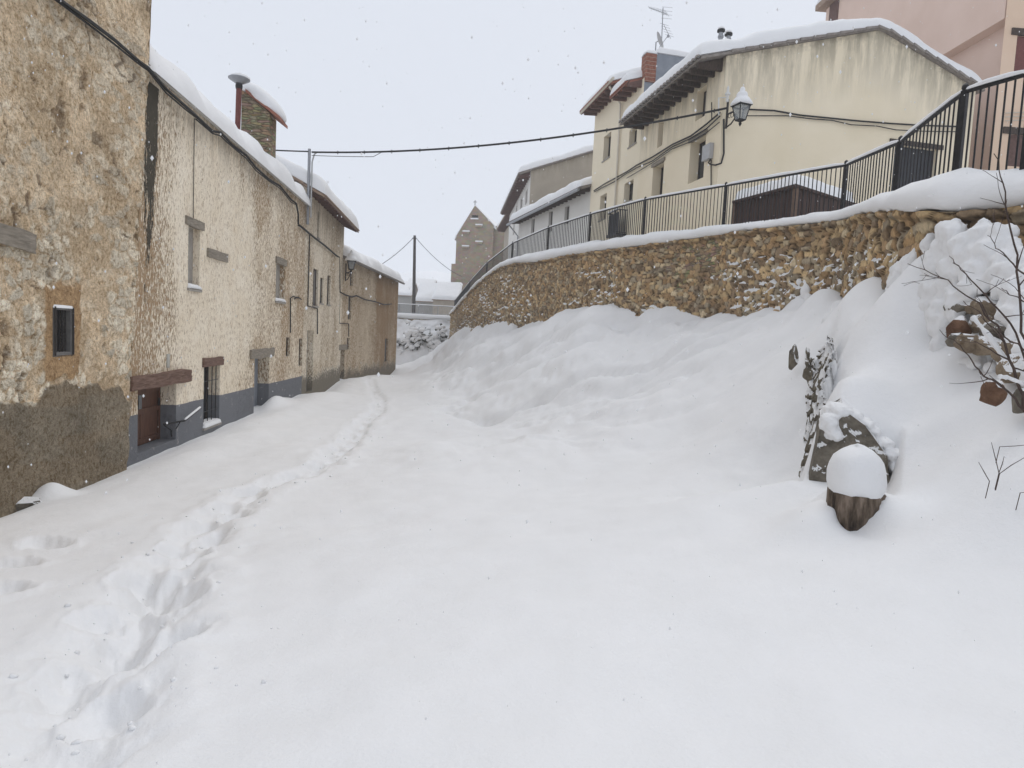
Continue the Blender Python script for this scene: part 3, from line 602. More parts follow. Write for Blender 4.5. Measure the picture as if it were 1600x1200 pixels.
def rough_box(m, W, u0, u1, z0, z1, d0, d1, amp=.02, fr=5, tilt=0., n=10):
    for ax in range(3):
        for sg in (0, 1):
            k = n; a = np.linspace(0, 1, k+1); I, J = np.meshgrid(a, a, indexing='ij'); c = [None]*3; c[ax] = np.full(I.shape, float(sg)); o = [i for i in range(3) if i != ax]; c[o[0]] = I; c[o[1]] = J
            u = u0+(u1-u0)*c[0]; z = z0+(z1-z0)*c[1]+tilt*(c[0]-.5); d = d0+(d1-d0)*c[2]
            u = u+(fbm(u*fr, z*fr, d*fr+3)-.5)*amp*2; z = z+(fbm(u*fr*.6+9, z*fr*2, d*fr)-.5)*amp*2; d = d+(fbm(u*fr+5, z*fr*3+2, d*fr)-.5)*amp*1.5
            p = np.array(W.A)[None, None]+np.array(W.t)*u[..., None]+np.array(W.n)*d[..., None]; p[..., 2] = z
            b = len(m.v); m.v += [tuple(x) for x in p.reshape(-1, 3)]; m.f += [tuple(int(q)+b for q in f) for f in grid_faces(k+1, k+1)]
    return m
def snow_strip(W, u0, u1, prof, T, seed=0., lip=.06, ustep=.25, vstep=.2, ragged=0.):
    d = [0.]; 
    for i in range(len(prof)-1): d.append(d[-1]+math.hypot(prof[i+1][0]-prof[i][0], prof[i+1][1]-prof[i][1]))
    V = d[-1]; nu = max(8, int((u1-u0)/ustep)); nv = max(8, int(V/vstep)); 
    eu = np.concatenate([[0, .04, .12], np.linspace(.25, max(.3, (u1-u0)-.25), nu), [(u1-u0)-.12, (u1-u0)-.04, u1-u0]])
    ev = np.concatenate([[0, .03, .1, .2], np.linspace(.32, V-.3, nv), [V-.12, V-.03, V]]); U, Q = np.meshgrid(eu, ev, indexing='ij')
    if len(prof) > 2:
        rr = .5; acc = 0; base_d = 0; base_z = 0
        for k in np.linspace(-rr, rr, 7): qq = np.clip(Q+k*sstep(0, rr*2, np.minimum(Q, V-Q)), 0, V); base_d = base_d+np.interp(qq, d, [p[0] for p in prof])/7; base_z = base_z+np.interp(qq, d, [p[1] for p in prof])/7
    else: base_d = np.interp(Q, d, [p[0] for p in prof]); base_z = np.interp(Q, d, [p[1] for p in prof])
    du = np.minimum(U, (u1-u0)-U); dv = np.minimum(Q, V-Q); r = T*.75
    e = np.sqrt(np.clip(1-(1-np.clip(du/r, 0, 1))**2, 0, 1))*np.sqrt(np.clip(1-(1-np.clip(dv/r, 0, 1))**2, 0, 1))
    nz = fbm(U*.5+seed, Q*.6+seed*2)*.8+fbm(U*2.1+seed, Q*2.3)*.35; h = T*e*(.55+.75*nz); 
    if ragged: h = h*(1-ragged*sstep(.5, .62, fbm(U*1.6+seed, Q*.3))*np.exp(-(Q/.6)**2))
    uu = u0+U+0*Q; p = np.array(W.A)[None, None]+np.array(W.t)*uu[..., None]+np.array(W.n)*(base_d+lip*(1-Q/V*2)*(e*0+1)*np.clip(h/T, 0, 1))[..., None]; p[..., 2] = base_z+h
    q = np.array(W.A)[None, None]+np.array(W.t)*uu[..., None]+np.array(W.n)*base_d[..., None]; q[..., 2] = base_z-.01
    f = grid_faces(len(eu), len(ev)); v = np.concatenate([p.reshape(-1, 3), q.reshape(-1, 3)]); return v, np.concatenate([f, f[:, ::-1]+p.shape[0]*p.shape[1]])
def eaves_tiles(m, W, u0, u1, ze, over, slope, sp=.2, r=.085, length=.9):
    k = u0+sp/2
    while k < u1:
        prev = None; b = len(m.v); n = 5
        for j, dd in enumerate((over+.05, over+.05-length)):
            z = ze+(over-dd)*slope+.05
            for t in range(n+1):
                a = math.pi*t/n; m.v.append(tuple(W.pt(k+math.cos(a)*r, z+math.sin(a)*r*.8, dd)))
        for t in range(n): m.f.append((b+t, b+t+1, b+n+1+t+1, b+n+1+t))
        m.f.append(tuple(b+t for t in range(n+1)))
        k += sp
def house(name, label, A, B, inward, D, z0, ze, zr_, rf, mat, ops=(), over=.5, T=.4, base=None, tile='tile', rafters=0, raf_mat='old_wood_dark', cat='house', seed=0., snow=True, gable_ops=(), side_mat=None, roofsnow_u=None, zback=None, ragged=0., raft_h=.10, no_roof_front=False, soffit=None, gover=.12, near=None, tr=(.2, .085), sdrop=0.):
    W = Wall(A, B, inward); t = thing(name, (A[0], A[1], z0), label, cat)
    m = MB(); m.td = []; zb_ = zback if zback is not None else ze
    wall_part(m, W, z0, lambda u: ze, ops)
    corner = [W.pt(0, 0, 0), W.pt(W.L, 0, 0)]; iv = -W.n
    def gtop(v): return ze+(zr_-ze)*v/(rf*D) if v < rf*D else zr_+(zb_-zr_)*(v-rf*D)/((1-rf)*D)
    ms = m
    if side_mat: ms = MB(); ms.td = []
    G1 = Wall((corner[0].x, corner[0].y), (corner[0].x+iv.x*D, corner[0].y+iv.y*D), (W.t.x, W.t.y)); G2 = Wall((corner[1].x, corner[1].y), (corner[1].x+iv.x*D, corner[1].y+iv.y*D), (-W.t.x, -W.t.y))
    gops = [G1.rect(*g[:6])+(g[6],) for g in gable_ops]
    wall_part(ms, G1, z0, gtop, gops, tops=[rf*D]); wall_part(ms, G2, z0, gtop, (), tops=[rf*D])
    Bk = Wall((G1.B.x, G1.B.y), (G2.B.x, G2.B.y), (W.n.x, W.n.y)); wall_part(ms, Bk, z0, lambda u: zb_, ())
    wo = m.build('wall', MT[mat], t); set_attr(wo, 'topd', np.array(m.td))
    if side_mat: so_ = ms.build('side_wall', MT[side_mat], t); set_attr(so_, 'topd', np.array(ms.td))
    # roof slabs
    sl = (zr_-ze)/(rf*D); sb = (zr_-zb_)/((1-rf)*D); th = .10; m = MB()
    lo = (over, ze-sl*over); bk = (-D-.3, zb_-sb*.3); g = gover; gn = -g if near is None else near
    def sheet(a, b): m.hexa([W.pt(gn, a[1]+.012, a[0]), W.pt(W.L+g, a[1]+.012, a[0]), W.pt(W.L+g, b[1]+.012, b[0]), W.pt(gn, b[1]+.012, b[0]), W.pt(gn, a[1]+th, a[0]), W.pt(W.L+g, a[1]+th, a[0]), W.pt(W.L+g, b[1]+th, b[0]), W.pt(gn, b[1]+th, b[0])])
    sheet(lo, (-rf*D, zr_)); sheet((-rf*D, zr_), bk)
    if tile: eaves_tiles(m, W, gn, W.L+g, lo[1]+.04, over+(.07 if tr[0] > .2 else 0), sl, *tr)
    # stepped tile edge along the near rake
    v = .1
    while v < D and tile and gn < 0:
        zz = gtop(v); zz2 = gtop(min(v+.5, D)); m.hexa([G1.pt(v, zz+.05, -.02), G1.pt(v+.47, zz2+.03, -.02), G1.pt(v+.47, zz2+.03, g+.07), G1.pt(v, zz+.05, g+.07), G1.pt(v, zz+.14, -.02), G1.pt(v+.47, zz2+.10, -.02), G1.pt(v+.47, zz2+.10, g+.07), G1.pt(v, zz+.14, g+.07)]); v += .5
    ro = m.build('roof', MT[tile or 'tile'], t)
    if snow:
        a, b = roofsnow_u or (gn-.02, W.L+g)
        v_, f_ = snow_strip(W, a, b, [(lo[0]+.03+sdrop*.5, lo[1]+th+.03-sdrop), (-rf*D, zr_+th+.03), (bk[0], bk[1]+th)], T, seed, ragged=ragged); mesh_obj('snow_cover', v_, f_, MT['snow'], ro, True)
    if rafters:
        n = int(W.L/rafters)
        for k in range(n):
            u = (k+.5)*W.L/n; m = MB(); m.hexa([W.pt(u-.055, lo[1]-raft_h*.6, over-.06), W.pt(u+.055, lo[1]-raft_h*.6, over-.06), W.pt(u+.055, ze-raft_h*1.6, 0), W.pt(u-.055, ze-raft_h*1.6, 0), W.pt(u-.055, lo[1]+.005, over-.04), W.pt(u+.055, lo[1]+.005, over-.04), W.pt(u+.055, ze+.005, 0), W.pt(u-.055, ze+.005, 0)]); m.build('rafter', MT[raf_mat], t)
        if soffit:
            m = MB(); wbox(m, W, -g, W.L+g, lo[1]-.02, lo[1]+.03, over-.035, over-.005); m.build('fascia', MT[soffit], t)
    t['_'] = 0; del t['_']; return W, t, G1
def window(W, t, o, kind='glass', sill=None, lintel=None, lab=None, lint_mat='lintel_grey', bars=0, inset=None, sill_snow=False):
    u0, u1, z0, z1, dp = o; f = None
    fm = MB(); b = .045 if u1-u0 > .5 else .03; dd = (-dp+.03) if inset is None else inset
    if kind == 'fill':
        m = MB(); rough_box(m, W, u0-.01, u1+.01, z0-.01, z1+.01, -dp-.1, -dp+.02, .012, 4, n=6); f = m.build('blocked_window', MT['bricked_fill'], t, label=lab)
    else:
        for a in ((u0, u0+b, z0, z1), (u1-b, u1, z0, z1), (u0+b, u1-b, z0, z0+b), (u0+b, u1-b, z1-b, z1), ((u0+u1)/2-b*.4, (u0+u1)/2+b*.4, z0+b, z1-b)): wbox(fm, W, a[0], a[1], a[2], a[3], dd-.04, dd)
        f = fm.build('window', MT['old_wood_dark' if kind != 'white' else 'white_trim'], t, label=lab)
        m = MB(); wbox(m, W, u0, u1, z0, z1, dd-.06, dd-.03)
        m.build('pane' if kind != 'blind' else 'blind', MT['pane' if kind != 'blind' else 'blind_grey'], f)
    if bars:
        m = MB()
        for k in range(bars): u = u0+(u1-u0)*(k+.5)/bars; m.tube([W.pt(u, z0, -.05), W.pt(u, z1, -.05)], .011, 6)
        for k in (.25, .75): z = z0+(z1-z0)*k; m.tube([W.pt(u0, z, -.045), W.pt(u1, z, -.045)], .008, 6)
        m.build('grille', MT['iron'], f)
    if lintel:
        m = MB(); rough_box(m, W, *lintel, -.06, .05, .022, 5); m.build('lintel', MT[lint_mat], f)
    if sill:
        m = MB(); wbox(m, W, u0-.05, u1+.05, z0-.06, z0, -dp+.04, .05); m.build('sill', MT['bricked_fill'], f)
    if sill_snow:
        v, fc = snow_strip(W, u0-.03, u1+.03, [(.06, z0+.005), (-dp+.05, z0+.01)], .11, u0, .02, .06, .05); mesh_obj('sill_snow', v, fc, MT['snow'], f, True)
    return f
IN_L = (-1, 0)
def lp(Y): return (-6.3-.09*Y, Y)
# --- house 1: tall rubble house at the left edge
y12 = 12.1
W1 = Wall(lp(3), lp(y12), IN_L)
o1 = W1.rect(73, 478, 103, 556, 480, 553)+(.16,)
def h1():
    t = thing('rubble_house', (-6.6, 3, 0), 'tall crumbling ochre rubble house at the left edge, with a dark cement foot', 'house')
    W = W1; m = MB(); m.td = []; ze = 10.5
    wall_part(m, W, -.3, lambda u: ze, [o1], step=.024, u0=5.1)
    v = np.array(m.v); rel = (v-np.array(W.A)); u = rel@np.array(W.t); dn = rel@np.array(W.n); z = v[:, 2]; face = (dn > -.01)*1.
    lean = sstep(W.L-1.2, W.L, u)*((z-.2)*.105-.02)+(fbm(z*3, z*0)-.5)*.10*sstep(W.L-.3, W.L, u)
    wu = (fbm(u*2.2, z*2.2, o=4)-.5)*.34; wz = (fbm(u*2.2+30, z*2.2, o=4)-.5)*.28
    f1, f2, iu, iv = worley((u+wu*1.3)/.25, (z+wz*1.3)/.19); e = f2-f1; rr = _h(iu, iv, np.full(iu.shape, 2.)); r3_ = _h(iu, iv, np.full(iu.shape, 4.))
    ex = fbm(u*.9+7, z*.8, o=4)+.20*(1-sstep(7.0, 8.4, u+0*z))*(1-sstep(3.4, 4.4, z))-.045*sstep(3.6, 5.5, z); expo = sstep(.52, .60, ex+.34*(rr-.5))*(1-.35*sstep(3.5, 5, z))       # where the stones lie bare
    hole = sstep(.70, .76, fbm(u*3.1+2, z*2.6+8, o=4)); crack = (1-sstep(.008, .022, np.abs(fbm(u*1.6+3, z*1.3+1, o=4)-.5)))*sstep(.45, .6, fbm(u*.8, z*.8+30))
    u0_, u1_, z0_, z1_ = o1[:4]; wd = np.maximum(np.maximum(u0_-u, u-u1_)/.22, np.maximum(z0_-z-.05, z-z1_)/.34)+(fbm(u*6, z*6)-.5)*.9; patch = 1-sstep(.85, 1.0, wd)
    cem = 1-sstep(-.02, .02, z-(1.66+(fbm(u*2.2, z*1.5, o=4)-.5)*.55-.30*sstep(7.5, 9.2, u)))
    mort = np.array([.55, .43, .295])[None]*(.8+.45*fbm(u*1.7, z*1.7))[:, None]; plas = np.array([.70, .56, .40])[None]*(.78+.45*fbm(u*3+4, z*3, o=4))[:, None]; q = sstep(.42, .58, fbm(u*1.2+11, z*1.2+3, o=5))[:, None]; base = mort*(1-q)+plas*q
    spk = sstep(.55, .68, fbm(u*6+1, z*5+7, o=4))[:, None]; base = base*(1-.35*spk)+np.array([.90, .82, .68])*.35*spk
    st = np.array([.76, .69, .57])[None]*(.78+.42*r3_)[:, None]*np.where(rr > .85, np.array([.78, .62, .45])[None].T[0][None].mean(), 1.)[:, None]; inner = sstep(.06, .16, e)*expo
    col = base*(1-inner[:, None])+st*inner[:, None]; jd = (1-sstep(.0, .05, e))*expo*.40*sstep(.4, .6, fbm(u*2+50, z*2))+hole*.45+crack*.7*sstep(.5, .6, fbm(u*4+9, z*4)); jd = np.clip(jd, 0, .85)[:, None]
    col = col*(1-jd)+np.array([.12, .075, .045])*jd
    pc = np.array([.43, .29, .165])[None]*(.85+.3*fbm(u*5, z*5))[:, None]; col = col*(1-patch[:, None])+pc*patch[:, None]
    cc_ = np.array([.25, .215, .165])[None]*(.55+.9*fbm(u*1.6, z*1.9+4, o=5))[:, None]; rb = sstep(.5, .62, fbm(u*.9, z*2.6+40, o=4))[:, None]; cc_ = cc_*(1-.4*rb)+np.array([.25, .19, .125])*.4*rb; col = col*(1-cem[:, None])+cc_*cem[:, None]
    am = (fbm(u*1.3, z*1.3)-.5)*.09+(fbm(u*7, z*7, o=5)-.5)*.055+.016*inner*(.4+rr)-.05*hole-.02*crack; am = am*(1-patch)*(1-cem)+patch*.035+cem*((fbm(u*3, z*3, o=4)-.5)*.05+.045)
    near_win = np.maximum(np.maximum(u0_-u, u-u1_), np.maximum(z0_-z, z-z1_)); am = np.where(near_win < .03, .03, am)*face
    v = v+np.array(W.n)*(am+.07*face)[:, None]+np.array(W.t)*lean[:, None]; m.v = [tuple(x) for x in v]; ncol = len(v)
    b = np.array(W.t); D = 8
    # thickness at the corner, sides and back
    zz = np.arange(-.5, ze+.3, .3)
    for i in range(len(zz)-1):
        le = [float((z-.2)*.105-.02+(fbm(np.array([z*3.]), np.array([0.]))[0]-.5)*.10) for z in (zz[i], zz[i+1])]
        m.quad(W.pt(W.L+le[0], zz[i], .07), W.pt(W.L+le[0]-.0, zz[i], -D), W.pt(W.L+le[1], zz[i+1], -D), W.pt(W.L+le[1], zz[i+1], .07))
    wbox(m, W, 0, W.L+.2, -.5, ze, -D-.3, -D); wbox(m, W, -.3, 5.1, -.5, ze, -D, .07)
    wo = m.build('wall', MT['earth_plaster'], t, False); cl_ = np.tile(np.array([[.45, .34, .22]]), (len(m.v), 1)); cl_[:ncol] = col; set_attr(wo, 'stone', cl_, 'C')
    m = MB(); wbox(m, W, -.6, W.L+.7, ze, ze+.15, -D-.5, .5); eaves_tiles(m, W, -.5, W.L+.6, ze+.1, .5, .2); r = m.build('roof', MT['tile'], t)
    v_, f_ = snow_strip(W, -.6, W.L+.7, [(.5, ze+.16), (-D-.5, ze+.18)], .4, 1); mesh_obj('snow_cover', v_, f_, MT['snow'], r, True)
    # small grilled window with frame
    u0, u1, z0, z1, dp = o1; f = MB()
    for a in ((u0-.04, u0+.05, z0-.04, z1+.04), (u1-.05, u1+.04, z0-.04, z1+.04), (u0+.05, u1-.05, z0-.04, z0+.05), (u0+.05, u1-.05, z1-.05, z1+.04)): wbox(f, W, *a, -.05, .10)
    f = f.build('window', MT['blind_grey'], t); m = MB(); wbox(m, W, u0+.04, u1-.04, z0+.04, z1-.04, -.09, -.06); m.build('pane', MT['dark_inside'], f)
    m = MB()
    for k in range(14): z = z0+.08+(z1-z0-.16)*k/13; m.tube([W.pt(u0+.05, z, .03), W.pt(u1-.05, z, .03)], .006, 5)
    for k in range(5): u = u0+.09+(u1-u0-.18)*k/4; m.tube([W.pt(u, z0+.05, .045), W.pt(u, z1-.05, .045)], .007, 5)
    for k in (u0+.01, u1-.01): m.tube([W.pt(k, z0, .12), W.pt(k, z1, .12)], .014, 6)
    m.build('grille', MT['iron_rough'], f); m = MB(); v_, f_ = snow_strip(W, u0-.02, u1+.02, [(.12, z1-.02), (.0, z1-.01)], .07, 1, .01, .06, .04); mesh_obj('window_snow', v_, f_, MT['snow'], f, True)
    # weathered wooden lintel of a walled up opening at the left edge
    pts = []; m = MB(); a = W.hit(0, 368); b2 = W.hit(44, 392)
    rough_box(m, W, a[0]-.9, b2[0], a[1]-.12, a[1]+.16, -.02, .13, .035, 4, tilt=-.12, n=16); m.build('lintel', MT['lintel_grey'], t)
h1()
# --- house 2: cream flaking house
W2 = Wall(lp(12.03), lp(26.3), IN_L)
r2 = W2.rect
o_up1 = r2(294, 350, 312, 452, 358, 451)+(.18,); o_up2 = r2(431, 409, 445, 471, 415, 472)+(.2,)
o_door = r2(215, 612, 275, 722, 590, 716); o_door = (o_door[0], o_door[1], .12, o_door[3], .62)
o_win = r2(318, 573, 343, 668, 570, 660)+(.34,); o_d2 = r2(397, 560, 420, 652, 556, 649)+(.42,)
o_s1 = r2(447, 527, 453, 557)+(.12,); o_s2 = r2(467, 529, 472, 572)+(.12,)
HB2 = house('cream_house', 'long house of flaking cream pebbledash with a blue grey painted foot', lp(12.03), lp(26.3), IN_L, 7.5, -.5, 2.85+4.86, 9.3, .5, 'cream_dash',
      [o_up1, o_up2, o_door, o_win, o_d2, o_s1, o_s2], over=.10, T=.62, tile='tile_grey', seed=3., ragged=.35, near=.86, tr=(.19, .06), sdrop=.17)
t2 = HB2[1]
window(W2, t2, o_up1, 'fill', sill=True, lintel=(*r2(289, 343, 317, 357, 350, 360)[:2], o_up1[3]-.02, o_up1[3]+.17), lab='tall narrow walled up window', sill_snow=True)
window(W2, t2, o_up2, 'fill', sill=True, lintel=(o_up2[0]-.1, o_up2[1]+.1, o_up2[3]-.02, o_up2[3]+.2), sill_snow=True)
fo = window(W2, t2, o_win, 'glass', lintel=(o_win[0]-.12, o_win[1]+.16, o_win[3]-.01, o_win[3]+.22), lint_mat='lintel_wood', bars=4, lab='barred ground floor window with brown lintel', sill_snow=True, sill=True)
for o in (o_s1, o_s2): window(W2, t2, o, 'glass')
def door2():
    u0, u1, z0, z1, dp = o_door; W = W2
    ud = W.hit(252, 640)[0]; dd = -.36      # leaf stands in the near half of the recess
    m = MB(); wbox(m, W, u0, u1, z0, z1, -dp-.05, -dp+.01); m.build('recess_back', MT['cream_dash'], t2)
    zs = W.hit(232, 700, -.25)[1]; m = MB(); wbox(m, W, u0, u1, z0-.4, zs, -dp+.02, -.10); d0 = m.build('doorstep', MT['step_dark'], t2)
    m = MB(); wbox(m, W, u0, u1, zs+.001, zs+.03, -dp+.02, -.08); m.build('step_edge', MT['bricked_fill'], d0)
    m = MB(); k = 4; ul = W.hit(250, 650, -.36)[0]; w_ = (ul-u0)/k
    for i in range(k): wbox(m, W, u0+i*w_+.008, u0+(i+1)*w_-.008, zs+.03, z1, dd-.05, dd-.01-.006*(i % 2))
    for zz in (zs+.1, zs+.75, z1-.22): wbox(m, W, u0+.01, ul-.01, zz, zz+.11, dd-.01, dd+.018)
    for uu in (u0+.01, ul-.11): wbox(m, W, uu, uu+.1, zs+.03, z1, dd-.01, dd+.02)
    d = m.build('door', MT['door_wood'], t2, label='dark red brown wooden door'); m = MB(); wbox(m, W, ul-.14, ul-.11, zs+.85, zs+1.02, dd+.02, dd+.045); m.build('handle', MT['iron'], d)
    m = MB(); wbox(m, W, (u0+ul)/2-.12, (u0+ul)/2+.02, z1-.6, z1-.25, dd+.002, dd+.012); m.build('door_pane', MT['pane'], d)
    # split log lintel
    m = MB(); a = W.hit(196, 600); b = W.hit(291, 573); rough_box(m, W, a[0], b[0], z1-.04, z1+.24, -.30, .13, .05, 3.2, tilt=.0, n=26); m.build('lintel', MT['lintel_wood'], t2, label='rough split log lintel over the door')
    m = MB(); c = W.hit(262, 563); wbox(m, W, c[0]-.06, c[0]+.06, c[1]-.16, c[1]+.14, 0, .02); m.build('plaque', MT['meter'], t2)
    # boot rail: cast bracket with a snow topped bar
    m = MB(); pts = [W.pt(*W.hit(256, 663, -.1), -.1), W.pt(*W.hit(280, 657), .12), W.pt(*W.hit(303, 637), .16)]; m.tube(pts, .022, 8); c = pts[0]
    m.tube([c+Vector((0, 0, -.02)), W.pt(*W.hit(266, 672), .02), W.pt(*W.hit(268, 682), -.0)], .016, 6); m.tube([W.pt(*W.hit(275, 658), .1), W.pt(*W.hit(275, 670), .0)], .012, 6); m.tube([W.pt(*W.hit(290, 648), .14), W.pt(*W.hit(290, 656), .0)], .01, 6)
    h = m.build('handrail', MT['iron'], t2); vs, fs = ribbon_snow(seg_pts(pts[1]+Vector((0, 0, .015)), pts[2]+Vector((0, 0, .015)), 14), .022, .035); mesh_obj('rail_snow', vs, fs, MT['snow'], h, True)
    # second doorway, blind and grey
    u0, u1, z0, z1, dp = o_d2; m = MB(); wbox(m, W, u0, u1, z0, z1, -dp, -dp+.05); d = m.build('door', MT['grey_render'], t2, label='plain grey door deep in its recess'); m = MB(); wbox(m, W, u0+.06, u0+.09, z0+.9, z0+1.02, -dp+.05, -dp+.08); m.build('handle', MT['iron'], d)
    m = MB(); a = W.hit(390, 556); b = W.hit(426, 549); rough_box(m, W, a[0], b[0], z1-.02, z1+.27, -.1, .06, .035, 4, n=14); m.build('lintel', MT['lintel_grey'], t2, label='grey weathered plank lintel')
    a = r2(323, 391, 354, 405, 393, 407); m = MB(); rough_box(m, W, a[0], a[1], a[2], a[3], -.02, .05, .02, 4); m.build('stone_slab', MT['lintel_grey'], t2)
    # black rain stain at the joint with the rubble house
    a = r2(219, 118, 252, 500); a = (a[0]+.02, a[1]); zt_, zb_ = W2.hit(222, 118)[1], W2.hit(222, 520)[1]; nu, nz = 12, 40; U, Q = np.meshgrid(np.linspace(0, 1, nu), np.linspace(0, 1, nz), indexing='ij')
    wd_ = (a[1]-a[0])*(1-.45*Q); uu = a[0]+U*wd_; zz = zt_+(zb_-zt_)*Q; e = (1-np.abs(2*U-1)**2.5)*(1-.75*Q**1.3); p = np.array(W.A)[None, None]+np.array(W.t)*uu[..., None]+np.array(W.n)*.006; p[..., 2] = zz
    so_ = mesh_obj('rain_stain', p.reshape(-1, 3), grid_faces(nu, nz), MT['stain'], t2); set_attr(so_, 'edge', e.ravel())
door2()
# --- house 3: taller aged cream house with wide eaves
W3 = Wall(lp(26.3), lp(35), IN_L); r3 = W3.rect
o3 = [r3(489, 420, 497, 478)+(.12,), r3(500, 434, 505, 474)+(.1,), r3(511, 430, 516, 476)+(.12,), r3(496, 330, 499, 372)+(.1,)]
o3d = r3(479, 516, 489, 612)+(.3,)
H3 = house('eaved_house', 'taller narrow aged cream house with a wide brown wooden eave, third in the left row', lp(26.3), lp(35), IN_L, 7.5, -.5, 2.85+5.55, 10.3, .5, 'cream_aged', o3+[o3d], over=.75, T=.6, tile='tile', rafters=.6, raf_mat='rafter_brown', seed=5., soffit='rafter_brown')
for o in o3: window(W3, H3[1], o, 'blind', sill=True)
m = MB(); wbox(m, W3, o3d[0], o3d[1], o3d[2], o3d[3], -.3, -.25); m.build('door', MT['bricked_fill'], H3[1], label='narrow grey walled doorway')
# --- house 4: low ochre house at the end
W4 = Wall((-9.45, 35), (-9.35, 51), IN_L); r4 = W4.rect
o4 = [r4(547, 424, 552, 447)+(.15,), r4(544, 464, 549, 499)+(.12,), r4(542, 528, 546, 546)+(.12,), r4(601, 529, 606, 565)+(.15,)]
o4d = r4(521+6, 547, 538, 597)+(.3,)
H4 = house('ochre_house', 'low ochre and grey plastered house closing the left row, moss dark at its foot', (-9.45, 35), (-9.35, 51), IN_L, 8, -.6, 2.85+3.75, 8.0, .5, 'ochre_aged', o4+[o4d], over=.45, T=.6, tile='tile_grey', rafters=0, seed=8., ragged=.4)
for o in o4: window(W4, H4[1], o, 'blind')
m = MB(); wbox(m, W4, o4d[0], o4d[1], o4d[2], o4d[3], -.3, -.25); d = m.build('door', MT['old_wood_dark'], H4[1]); m = MB(); wbox(m, W4, o4d[0]-.3, o4d[1]+.3, o4d[3], o4d[3]+.3, -.05, .05); m.build('lintel', MT['lintel_grey'], d)
# --- rubble block behind the cream house's chimney
def chimney():
    t = H = t2; c = P(404, 200, 22.0); m = MB(); rz = .1; W = Wall((c.x-.62, 21.55), (c.x+.42, 21.65), (0, 1)); z0, z1 = 7.4, P(404, 150, 22).z
    a = W.hit(377, 180)[0]; b = W.hit(421, 200)[0]
    zl = W.hit(380, 140)[1]; zr2 = W.hit(421, 176)[1]
    # body with sloping top
    n = 12
    for d in (0, -.8):
        pass
    m.hexa([W.pt(a, z0, 0), W.pt(b, z0, 0), W.pt(b, z0, -.8), W.pt(a, z0, -.8), W.pt(a, zl, 0), W.pt(b, zr2, 0), W.pt(b, zr2, -.8), W.pt(a, zl, -.8)])
    ch = m.build('chimney', MT['chimney_stone'], t2, label='stone chimney stack with a sloping tile cap under a thick snow cushion')
    m = MB(); m.hexa([W.pt(a+.15, zl-.10, .12), W.pt(b+.35, zr2-.22, .12), W.pt(b+.35, zr2-.22, -.92), W.pt(a+.15, zl-.1, -.92), W.pt(a+.15, zl+.0, .12), W.pt(b+.35, zr2-.12, .12), W.pt(b+.35, zr2-.12, -.92), W.pt(a+.15, zl, -.92)]); m.build('tile_cap', MT['tile_red'], ch)
    m = MB(); c2 = W.pt((a+b)/2+.13, (zl+zr2)/2+.10, -.4); 
    ms = MB(); ms.blob((0, 0, 0), (.72, .58, .42), .06, 1.5, 18, flat=-.12); sh = (zr2-zl)/(b-a)*.85
    v = [(c2.x+x*W.t.x-y*W.n.x, c2.y+x*W.t.y-y*W.n.y, c2.z+z+x*sh) for x, y, z in ms.v]; mesh_obj('snow_cushion', v, ms.f, MT['snow'], ch, True)
    # flue pipe
    t = thing('flue_pipe', P(371, 195, 21), 'rusty red metal flue pipe with a flat conical cap beside the stone chimney', 'flue'); c = P(371, 195, 21); zt = P(373, 133, 21).z
    m = MB(); m.tube([(c.x, c.y, c.z-.6), (c.x+.03, c.y, zt-.1)], .085, 14); m.build('pipe', MT['pipe_red'], t); q = Vector((c.x+.03, c.y, zt))
    m = MB(); m.lathe(q-Vector((0, 0, .12)), [(.10, 0), (.11, .1), (.10, .14)], 16); 
    for k in range(3): a_ = k*2.1; m.tube([q+Vector((.08*math.cos(a_), .08*math.sin(a_), -.02)), q+Vector((.1*math.cos(a_), .1*math.sin(a_), .13))], .008, 5)
    m.build('collar', MT['iron'], t); m = MB(); m.lathe(q+Vector((0, 0, .05)), [(.12, .0), (.33, .13), (.33, .15), (.02, .17)], 22); m.build('rain_cap', MT['galv'], t); m = MB(); m.blob(q+Vector((.03, 0, .21)), (.30, .30, .13), .04, 2, 12, flat=-.02); m.build('snow_cap', MT['snow'], t, True)
chimney()

# --- upper houses on the right
IN_R = (1, .2)
_a, _d = P(1124, 240, 22.), P(926, 250, 35.); CA = (_a.x, _a.y); CD = (_d.x, _d.y); _w = Wall(CA, CD, IN_R)
CB = tuple(_w.pt(_w.hit(999, 250)[0], 0)[:2]); CC = tuple(_w.pt(_w.hit(970, 240)[0], 0)[:2])
_g = Wall(CA, (CA[0]-_w.n.x*10, CA[1]-_w.n.y*10), (_w.t.x, _w.t.y)); DG = _g.hit(1524, 150)[0]; ZRID = _g.hit(1375, 47)[1]; RFG = _g.hit(1375, 47)[0]/DG
WA = Wall(CA, CB, IN_R); ra = WA.rect
zA = WA.hit(1121, 98)[1]; Ztop = 14.65
oA = [ra(1088, 141, 1103, 188, 136, 180)+(.3,), ra(1028, 192, 1036, 231, 188, 226)+(.25,), ra(1077, 222, 1101, 285, 212, 278)+(.4,), ra(1019, 261, 1036, 310, 253, 308)+(.4,)]
HA = house('gabled_house', 'large cream house with a wide rain streaked gable wall and dark eave', CA, CB, IN_R, DG, 4., zA, ZRID, RFG, 'cream_render', oA, over=.95, T=.55, tile='tile_grey', rafters=.48, raf_mat='old_wood_dark', seed=2., raft_h=.26, soffit=None, zback=_g.hit(1524, 138)[1], tr=(.27, .11), gable_ops=[(1395, 226, 1462, 306, 232, 306, .25)], gover=.10)
tA, GA = HA[1], HA[2]
for o in oA[:2]: window(WA, tA, o, 'blind', lab='upper window with closed brown blind')
